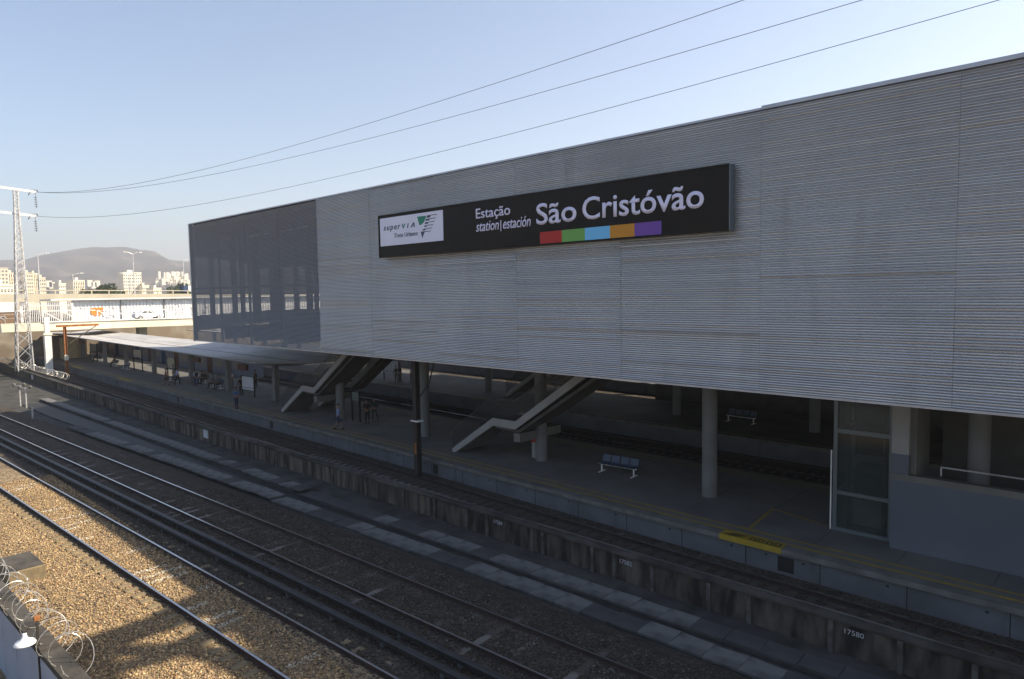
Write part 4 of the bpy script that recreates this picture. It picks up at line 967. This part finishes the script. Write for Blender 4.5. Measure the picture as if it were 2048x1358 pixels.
# small signal heads at left of the path
def sig(label, px, py, h, head=True):
    q = PZ(px, py, -1.24); t = thing('signal_post', label, 'signal post', q, 0, 'small signal posts by the path')
    MB().tube([(0,0,0),(0,0,h)], .07, 8).build('shaft', 'galv', t)
    if head:
        for s in (-.35, .35): MB().lathe([(.05,0),(.15,.05),(.16,.22),(.06,.34)], 12, (s*.8,s,h-.1)).build('lamp_head', 'conduit', t)  # heads coloured grey to stand in for shade on them
        MB().bar((-.3,-.4,h),(.3,.4,h),.06).build('cross_arm', 'galv', t)
sig('left small signal post with two white heads beside the retaining wall', 41, 812, 2.0); sig('right small signal post with two white heads beside the retaining wall', 53, 816, 1.9)
sig('short plain grey stub post by the path, below the two signal posts', 66, 842, 1.15, False)

# ================================================================== LEFT BACKGROUND
# road bridge crossing the tracks with truss parapet
XB = -113.
RB = thing('road_bridge', 'cream concrete road bridge crossing above the far end of the platforms', 'bridge', (0,0,0))
yb0, yb1 = -60, 120
def zb(y): return 5.75+(y-23)*-.008
vs = [(yy, zb(yy)) for yy in (yb0, yb1)]
g = MB(); 
g.add([(XB,yb0,zb(yb0)-1.2),(XB,yb1,zb(yb1)-1.0),(XB,yb1,zb(yb1)-.1),(XB,yb0,zb(yb0)-.1),(XB-9,yb0,zb(yb0)-1.2),(XB-9,yb1,zb(yb1)-1.0),(XB-9,yb1,zb(yb1)-.1),(XB-9,yb0,zb(yb0)-.1)], [(0,1,2,3),(7,6,5,4),(0,4,5,1),(3,2,6,7),(0,3,7,4),(1,5,6,2)]).build('girder', 'cream', RB)
MB().add([(XB-.3,yb0,zb(yb0)-.09),(XB-.3,yb1,zb(yb1)-.09),(XB-8.8,yb1,zb(yb1)-.09),(XB-8.8,yb0,zb(yb0)-.09)], [(0,1,2,3)]).build('carriageway', 'asphalt', RB)
MB().add([(XB-.0,yb0,zb(yb0)+.05),(XB+.0,yb1,zb(yb1)+.05),(XB-.25,yb1,zb(yb1)+.05),(XB-.25,yb0,zb(yb0)+.05),(XB,yb0,zb(yb0)-.12),(XB,yb1,zb(yb1)-.12)], [(0,1,2,3),(4,5,1,0)]).build('kerb', 'cream', RB)
for y in (10, 38, 66, 94): MB().box(XB-6,XB-4.5,y-.6,y+.6,-2,zb(y)-1.05).build('pier', 'cream', RB)
TR = thing('truss_parapet', 'white tubular truss parapet with diagonal braces along the road bridge', 'railing', (0,0,0))
y = 23.7; pan = 2.25; ch = MB()
ch.bar((XB+.08,23.6,zb(23.6)+.12),(XB+.08,64,zb(64)+.12),.16); ch.build('bottom_chord', 'white_metal', TR)
MB().bar((XB+.08,23.6,zb(23.6)+1.65),(XB+.08,30.2,zb(30.2)+1.65),.13).build('top_chord', 'white_metal', TR)
MB().bar((XB+.02,30.2,zb(30)+1.0),(XB+.02,64,zb(64)+1.0),.03).bar((XB+.02,30.2,zb(30)+1.6),(XB+.02,64,zb(64)+1.6),.03).build('thin_rail', 'white_metal', TR)
k = 0
while y < 60:
    MB().bar((XB+.08,y,zb(y)+.2),(XB+.08,y,zb(y)+1.65),.12 if k % 3 == 0 else .08).build('upright', 'white_metal', TR)
    MB().bar((XB+.08,y+.05,zb(y)+1.6),(XB+.08,y+pan-.1,zb(y)+.2),.13).build('diagonal', 'white_metal', TR); y += pan; k += 1
# handrail of the left part
hr = thing('bridge_railing', 'thin grey railing along the left part of the road bridge behind the pylon', 'railing', (0,0,0))
for k in range(14): MB().bar((XB+.05,23-k*1.8,zb(20)+.06),(XB+.05,23-k*1.8,zb(20)+1.3),.05).build('upright', 'galv', hr)
MB().bar((XB+.05,23.3,zb(20)+1.3),(XB+.05,-2,zb(0)+1.2),.05).bar((XB+.05,23.3,zb(20)+.7),(XB+.05,-2,zb(0)+.7),.04).build('handrail', 'galv', hr)
# white corrugated hall behind the road
XW = -135.
HL = thing('corrugated_hall', 'long white corrugated metal hall behind the road bridge, with graffiti and a flat roof edge', 'building', (0,0,0))
mb = MB(); y = 32.6; ys = []
while y < 95: ys.append((XW+(.0 if len(ys) % 2 else -.12), y)); y += .28
vs = [(a_, b_, 4.6) for a_, b_ in ys]+[(a_, b_, 8.75) for a_, b_ in ys]; n = len(ys)
mb.add(vs, [(i, i+1, n+i+1, n+i) for i in range(n-1)]).build('wall', 'corr_white', HL)
MB().box(XW-12,XW-.3,30.5,95,8.76,9.0).build('roof', 'white_metal', HL); MB().box(XW-.29,XW+.9,29.4,95,8.8,9.06).build('roof_edge', 'white_metal', HL)
for y in (40.2, 47.5, 55): MB().box(XW+.001,XW+.1,y-.05,y+.05,4.7,8.74).build('seam_post', 'dark_steel', HL)
q1 = PX(181,615,XW); q2 = PX(205,631,XW)
MB().add([(XW+.02,q1.y,q2.z+.3),(XW+.02,q1.y+.6,q2.z),(XW+.02,q2.y-.3,q2.z),(XW+.02,q2.y,q2.z+.5),(XW+.02,q2.y+.3,q1.z),(XW+.02,q1.y-.1,q1.z-.1)], [(0,1,2,3,4,5)]).build('orange_poster', 'orange', HL)
# dark arches of graffiti lettering (illegible tags)
gr = MB(); random.seed(3)
for k in range(34):
    y = random.uniform(33, 52) if k < 24 else random.uniform(52, 57); z = random.uniform(5.6, 8.3) if k < 14 else random.uniform(5.5, 7.4); r_ = random.uniform(.25,.7); a0 = random.uniform(0,6)
    pts = [(XW+.03, y+r_*math.cos(a0+u*.6), z+r_*.8*math.sin(a0+u*.6)) for u in range(5)]
    gr.tube(pts, .035, 4)
gr.build('spray_scrawl', 'graffiti', HL)
# white picket gate between hall and pylon
GT = thing('picket_gate', 'tall white picket gate left of the corrugated hall', 'gate', (0,0,0))
MB().bar((XW+1,25.2,5.2),(XW+1,32.4,5.2),.12).bar((XW+1,25.2,8.0),(XW+1,32.4,8.0),.12).bar((XW+1,25.2,8.0),(XW+1,25.2,4.8),.3).bar((XW+1,32.4,8.3),(XW+1,32.4,4.8),.3).build('gate_frame', 'white_metal', GT)
pk = MB(); y = 25.4
while y < 32.3: pk.bar((XW+1.05,y,4.9),(XW+1.05,y,8.5),.09); y += .26
pk.build('pickets', 'white_metal', GT)
# reddish underpass wall at far left
UW = thing('underpass_wall', 'low reddish graffiti covered wall beneath the viaduct at the far left', 'wall', (0,0,0))
box('wall', -146, -145.6, -30, 30, 3, 6.9, 'brick', UW); box('coping', -146.1, -145.5, -30, 30, 6.903, 7.15, 'white_metal', UW)
g2 = MB()
for k in range(14):
    y = 14+random.random()*12; z = 5.2+random.random()*1.1; g2.tube([(-145.55, y+.6*math.cos(u*.7), z+.5*math.sin(u*.7)) for u in range(6)], .06, 4)
g2.build('spray_scrawl', 'graffiti', UW)
tag(MB().add([(XB-16,-60,4.4),(XB-16,130,4.4),(-230,130,4.4),(-230,-60,4.4)], [(0,1,2,3)]).build('road', 'asphalt'), kind='structure')
tag(MB().box(-148,XB-16.01,-60,130,-1.9,4.39).build('embankment', 'ground'), kind='structure')
# viaduct
VD = thing('viaduct', 'elevated concrete viaduct with parapet rail crossing behind the white hall', 'viaduct', (0,0,0))
def zv(y): return 9.9-(y-30)*.012
def vbox(name, x0, x1, z0, z1, m, ya=-150, yb=330):
    return MB().add([(x0,ya,zv(ya)+z0),(x1,ya,zv(ya)+z0),(x1,yb,zv(yb)+z0),(x0,yb,zv(yb)+z0),(x0,ya,zv(ya)+z1),(x1,ya,zv(ya)+z1),(x1,yb,zv(yb)+z1),(x0,yb,zv(yb)+z1)], [(0,3,2,1),(4,5,6,7),(0,1,5,4),(1,2,6,5),(2,3,7,6),(3,0,4,7)]).build(name, m, VD)
vbox('deck_girder', -188, -170, -1.3, .35, 'viaduct'); vbox('parapet_rail', -170.2, -170.05, 1.0, 1.15, 'viaduct'); vbox('parapet_rail', -187.9, -187.7, 1.3, 1.45, 'viaduct')
y = -40
while y < 120: box('parapet_post', -170.25, -170.02, y-.12, y+.12, zv(y)+.35, zv(y)+1.0, 'viaduct', VD); y += 3.4
for y in (-35, 5, 52, 100): box('pier', -182, -176, y-1.5, y+1.5, 4.3, zv(y)-1.29, 'viaduct', VD)
# dark bus on the viaduct at right, light panels
bq = PX(378,578,-175)
bus = thing('parked_truck', 'dark blue and white truck on the viaduct beside the station corner', 'truck', (-175,bq.y-1.8,zv(60)+.35))
MB().box(-1.2,1.2,0,5.5,.4,1.9).build('body', 'cloth_jeans', bus, bevel=.05); MB().box(-1.0,1.21,1.2,1.8,.5,1.95).box(-1.0,1.21,3.0,3.5,.5,1.95).build('panel', 'white_metal', bus)
for yy in (1, 4.5): MB().tube([(-1.1,yy,.4),(1.22,yy,.4)], .4, 14).build('wheel', 'tyre', bus)
# white car on the road bridge
def car(label, loc, rz):
    t = thing('parked_car', label, 'car', loc, rz)
    prof = [(-2.15,.35),(-2.15,.72),(-1.95,.92),(-1.05,1.02),(-.45,1.40),(.75,1.43),(1.55,1.0),(2.1,.93),(2.18,.6),(2.15,.3)]
    MB().prism(prof, -.85, .85, 'y').build('body', 'car_white', t, bevel=.05)
    MB().prism([(-.9,1.03),(-.42,1.34),(.1,1.37),(.1,1.03)], -.87, .87, 'y').build('window', 'window', t)
    MB().prism([(.2,1.03),(.2,1.37),(.72,1.37),(1.3,1.03)], -.87, .87, 'y').build('window', 'window', t)
    for sx in (-1.35, 1.38):
        for sy in (-.78, .78):
            w_ = MB().tube([(sx,sy-.1,.33),(sx,sy+.1,.33)], .33, 18).build('wheel', 'tyre', t); MB().tube([(sx,sy-.11,.33),(sx,sy+.11,.33)], .2, 12).build('rim', 'galv', w_)
    for sy in (-.6,.6): box('headlight', -2.17, -2.1, sy-.15, sy+.15, .62, .76, 'lamp', t)
q = PX(296,636,-119.5); car('white hatchback car on the road bridge in front of the white hall', (-119.5,q.y,zb(40)-.08), R(-90))
# street lamps on the viaduct
def lampp(label, px, pyt, two, X=-178.):
    q = PX(px, pyt, X); z0 = zv(q.y)+.3; t = thing('street_lamp', label, 'street lamp', (X, q.y, z0), 0, 'street lamps along the viaduct')
    h = q.z-z0; MB().tube([(0,0,0),(0,0,h*.6),(0,0,h)], [.16,.11,.08], 8).build('pole', 'galv', t)
    for s in ((-1,1) if two else (1,)):
        MB().tube([(0,0,h-.3),(0,s*.8,h+.1),(0,s*1.5,h+.15)], .06, 6).build('arm', 'galv', t); MB().box(-.2,.2,min(s*1.3,s*2.1),max(s*1.3,s*2.1),h+.05,h+.3).build('lamp_head', 'galv', t, bevel=.05)
lampp('street lamp rising right of the pylon on the viaduct', 75, 508, False); lampp('double headed street lamp above the pale tower block', 265, 506, True)
lampp('street lamp with a curved arm close to the station corner', 366, 520, False); lampp('short street lamp pole between the pylon and the tree on the viaduct', 145, 548, False, -172)
lampp('shorter lamp post in front of the pale tower block', 258, 548, True, -172)

# ---------------- parked train between the platforms
TRN = thing('parked_train', 'dark blue train with red doors standing between the platforms behind the canopy', 'train', (0,0,0))
def tr_y(x): return 32.1-.03*(x+30)+.25
for k in range(3):
    xa, xb = -140+k*22, -140+k*22+21.2; y = tr_y((xa+xb)/2)
    MB().prism([(y,-.35),(y,2.3),(y+.25,2.75),(y+2.5,2.75),(y+2.75,2.3),(y+2.75,-.35)], xa, xb, 'x').build('carriage', 'train', TRN, bevel=.03)
    for j in range(4):
        xx = xa+2+j*5.2; box('door', xx, xx+1.4, y-.03, y-.002, -.1, 1.9, 'led' if j % 2 == 0 else 'cloth_jeans', TRN); box('window', xx+1.9, xx+4.4, y-.025, y-.002, .8, 1.6, 'window', TRN)
    for j in (3, 17): MB().tube([(xa+j,y+.4,-.5),(xa+j,y+2.4,-.5)], .42, 14).build('wheelset', 'iron', TRN)
# clutter posts in the yard beyond the canopy
gp = None
for k, (px, py) in enumerate(((205,668),(238,672),(263,668),(282,672),(300,668))):
    q = PZ(px, py, -1.1)
    q.x = -105-k*4; q.y = 50+k*7
    t = thing('yard_mast', ['slim dark mast in the yard farthest left beyond the canopy','slim dark mast in the yard, second from the left beyond the canopy','slim dark mast in the middle of the yard beyond the canopy','slim dark mast in the yard, fourth from the left beyond the canopy','slim dark mast nearest the second canopy in the yard'][k], 'mast', (q.x,q.y,-1.1), 0, 'slim masts in the yard')
    MB().tube([(0,0,0),(0,0,5.2)], .11, 6).build('shaft', 'rust_dark', t); MB().box(-.3,.3,-.3,.3,4.6,5.2).build('box', 'rust_dark', t)

# ---------------- trees
def tree(label, c, w_, h, seed, n=3600):
    rg = np.random.default_rng(seed); t = thing('leafy_tree', label, 'tree', (c[0],c[1],c[2]))
    tr = MB(); tr.tube([(0,0,0),(.2,.1,h*.3),(0,.2,h*.55)], [.45,.35,.2], 8)
    for k in range(6): a = k*1.05; tr.tube([(0.1,.1,h*.3),(math.cos(a)*w_*.2,math.sin(a)*w_*.2,h*.55),(math.cos(a)*w_*.36,math.sin(a)*w_*.36,h*.72)], [.22,.14,.05], 6)
    tr.build('trunk', 'bark', t)
    nb = 26; bc = np.stack([rg.uniform(-.40,.40,nb)*w_, rg.uniform(-.40,.40,nb)*w_, rg.uniform(.38,.9,nb)*h], 1)
    d_ = np.hypot(bc[:,0], bc[:,1])/(w_*.5); bc[:,2] = h*(.35+ (bc[:,2]/h-.35)*np.sqrt(np.clip(1-d_**2,.1,1))); br = rg.uniform(.10,.19,nb)*w_
    idx = rg.integers(0, nb, n); dirs = rg.normal(size=(n,3)); dirs /= np.linalg.norm(dirs,axis=1)[:,None]
    P = bc[idx]+dirs*(br[idx]*rg.uniform(.55,1.1,n))[:,None]*[1,1,.8]
    mb = MB(); sz = .028*w_
    for p_ in P:
        a = Vector(rg.normal(size=3)).normalized(); b = a.orthogonal().normalized(); s_ = sz*rg.uniform(.6,1.3); p_ = Vector(p_)
        mb.v += [tuple(p_-a*s_), tuple(p_+b*s_*.6), tuple(p_+a*s_), tuple(p_-b*s_*.6)]; k = len(mb.v)-4; mb.f.append((k,k+1,k+2,k+3)); mb.m.append(0)
    me = bpy.data.meshes.new('crown'); me.from_pydata(mb.v, [], mb.f); me.update(); new('crown', me, 'leaf', t)
zt = PX(213,562,-260).z
tree('broad dark green tree left of the pale tower block behind the viaduct', (-260,68.5,2), 9.5, 11.2, 1)
tree('rounder green tree merging with the broad tree left of the pale tower block', (-262,74,2), 11.5, 13.0, 2, 4200)
tree('green tree behind the viaduct close to the station corner', (-255,95,2), 12, 13.0, 3, 4200)
tree('pale green tree half hidden by the station corner', (-262,104,2), 12, 12.2, 4)

for k, (x_, y_, w2, h2, lb) in enumerate(((-118,38,4,2.2,'small dry bush under the road bridge, farthest left beyond the canopy'),(-117,44,5,2.6,'dry bush under the road bridge beside the yard masts'),(-112,50,4,2.4,'dusty bush in the yard in front of the bridge piers'),(-104,53,5,2.8,'green bush in the yard left of the second canopy'))):
    tree(lb, (x_,y_,-1.1), w2, h2, 20+k, 700)
# ---------------- apartment blocks
wproto = None
def block(label, x, y0, y1, z1, floors, cols_, m='building', d=18, fin=0):
    t = thing('apartment_block', label, 'apartment building', (x, (y0+y1)/2, -1.9), 0)
    wd = y1-y0; h = z1+1.9; MB().box(-d,0,-wd/2,wd/2,0,h).build('wall', m, t); MB().box(-d-.3,.3,-wd/2-.3,wd/2+.3,h,h+.7).box(-d*.6,-d*.3,-wd*.15,wd*.12,h+.7,h+3).build('roof', m, t)
    vis = min(floors, 9); fh = 3.0; w0 = wd/cols_; pr = None
    for f in range(vis):
        for c in range(cols_):
            if pr is None: pr = MB().box(-.1,.08,-w0*.27,w0*.27,-.75,.75).build('window', 'window', t); o = pr
            else: o = pr.copy(); COL.objects.link(o)
            o.location = (0, -wd/2+w0*(c+.5), h-2.2-f*fh)
    if fin:
        for c in range(cols_+1): MB().box(.0,.8,-wd/2+w0*c-.25,-wd/2+w0*c+.25,0,h+.4).build('fin', 'building2', t)
Y7 = lambda px, X=-700.: PX(px, 560, X).y
block('cream apartment block at the left edge of the picture', -690, Y7(-30), Y7(12), PX(0,537,-690).z, 8, 6)
block('finned cream apartment block left of the pylon', -700, Y7(13), Y7(34), PX(20,547,-700).z, 8, 5, fin=1)
block('cream apartment block right behind the pylon', -700, Y7(50), Y7(66), PX(60,547,-700).z, 8, 4)
block('finned apartment block with narrow vertical bands right of the pylon', -705, Y7(66.5), Y7(80), PX(72,548,-705).z, 8, 4, fin=1)
block('lower stepped end of the cream apartment row', -703, Y7(80.5), Y7(93), PX(88,556,-703).z, 6, 3)
block('small pale house block between the apartment row and the tree', -640, Y7(117,-640), Y7(131,-640), PX(125,568,-640).z, 3, 4, 'building2')
block('pale block with vertical bands left of the broad tree', -660, Y7(146,-660), Y7(168,-660), PX(157,562,-660).z, 5, 6, 'building2', fin=1)
block('tall white tower block standing alone before the mountain', -700, Y7(247), Y7(283), PX(265,546,-700).z, 9, 9, 'building2')
block('low white annex at the foot of the lone tower block', -690, Y7(284,-690), Y7(297,-690), PX(290,572,-690).z, 3, 4, 'building2')
block('low pale building at the left edge in front of the apartment row', -400, PX(-20,575,-400).y, PX(27,575,-400).y, PX(10,572,-400).z, 2, 7, 'building2')
block('small white houses block between the two trees', -640, Y7(306,-640), Y7(322,-640), PX(312,577,-640).z, 2, 4, 'building2')
# hillside houses
hs = MB(); random.seed(5)
for k in range(90):
    px = random.gauss(350,16); py = random.uniform(545,566); X = -1700-random.random()*150; q = PX(px, py, X); s_ = random.uniform(4,9); hs.box(q.x-s_,q.x,q.y-s_/2,q.y+s_/2,q.z-12,q.z+random.uniform(-2,3))
for px, py in ((180,562),(188,566),(195,563),(98,563),(104,566)):
    q = PX(px, py, -1700); hs.box(q.x-8,q.x,q.y-5,q.y+5,q.z-12,q.z+2)
tag(hs.build('hillside_houses', 'building2'), 'dense cluster of white houses on the hillside by the station corner', 'houses', kind='stuff')
# mountain
def ridge(name, X, prof, depth, seed):
    rg = np.random.default_rng(seed); ny, nx = 160, 36
    pxs = [p_[0] for p_ in prof]; pys = [p_[1] for p_ in prof]
    ys_ = np.linspace(PX(-260,560,X).y, PX(900,560,X).y, ny); pr = [(PX(a, b, X).y, PX(a, b, X).z) for a, b in prof]
    ry = [a for a, b in pr]; rz_ = [b for a, b in pr]; vs = []
    nz = rg.normal(size=(nx, ny)); 
    for _ in range(3): nz = (nz+np.roll(nz,1,0)+np.roll(nz,-1,0)+np.roll(nz,1,1)+np.roll(nz,-1,1))/5
    for i in range(nx):
        u = i/(nx-1)
        for j, y in enumerate(ys_):
            hgt = np.interp(y, ry, rz_); prf = math.sin(min(1, u/.62)*math.pi/2)**.85 if u < .62 else math.cos((u-.62)/.38*math.pi/2)
            gully = .1*math.sin(y*.021+u*3)+.06*math.sin(y*.057-u*5)
            z = hgt*prf*(1+gully*(1-prf)*1.4)+nz[i,j]*60*(1 if u < .6 else .3)*(.06+.94*(1-prf)); vs.append((X+depth*.62-u*depth, y*(1+(depth*.62-u*depth)/X*.0), max(-3, z)-4*(u == 0)))
    mb = MB(); mb.v = vs; mb.f = [(i*ny+j, i*ny+j+1, (i+1)*ny+j+1, (i+1)*ny+j) for i in range(nx-1) for j in range(ny-1)]; mb.m = [0]*len(mb.f)
    return tag(mb.build(name, 'hill', smooth=True), kind='structure')
ridge('mountain', -2900, [(-260,540),(-100,528),(0,521),(45,521),(75,512),(100,507),(140,500),(165,497),(210,495),(235,501),(262,513),(278,520),(330,523),(380,527),(600,540),(900,560)], 1500, 3)
ridge('foothill', -2000, [(-260,570),(0,548),(60,545),(120,556),(170,546),(200,552),(240,556),(290,538),(330,535),(380,532),(600,550),(900,565)], 500, 4)

# ---------------- unseen frame added beyond the right edge to cast the curved shadow bands
FRM = thing('shadow_frame', 'unseen curved tube frame added above the station roof to cast shadow bands', 'shadow caster', (0,0,0))
TT = 25.0
def up(px, py, T=TT): g_ = PZ(px, py, -.6); return g_+Vector((SX*T, SY*T, T))
def tubes(pts, r):
    MB().tube([up(*p_) for p_ in pts], r, 10).build('shadow_tube', 'galv', FRM)
tubes([(450,1185),(412,1199),(330,1240),(240,1270),(160,1300),(60,1345)], .55)
tubes([(170,1302),(240,1298),(366,1292),(450,1306),(560,1360)], .36)
tubes([(180,1345),(305,1316),(370,1285),(440,1255),(520,1215)], .34)
tubes([(415,1190),(450,1212),(500,1238),(560,1275),(640,1330)], .55)
tubes([(480,1230),(500,1262),(560,1310),(620,1350)], .3)
tubes([(120,1320),(190,1310),(200,1350),(240,1400)], .38)
q = up(450,1185); MB().tube([q, (q.x+1.5,q.y+6,ZT)], .3, 10).build('mast', 'galv', FRM)  # unseen prop added under the shadow-casting tubes

# ---------------- haze
hz = bpy.data.materials.new('haze'); hz.use_nodes = True; n_ = hz.node_tree; n_.nodes.remove(n_.nodes['Principled BSDF'])
pv = n_.nodes.new('ShaderNodeVolumePrincipled'); pv.inputs['Color'].default_value = (.97,.97,1.,1); pv.inputs['Density'].default_value = .00036; pv.inputs['Anisotropy'].default_value = .3
n_.links.new(pv.outputs[0], n_.nodes['Material Output'].inputs['Volume']); M['haze'] = hz
tag(MB().box(-5000,300,-2400,4000,-6,330).build('haze', 'haze'), kind='stuff')
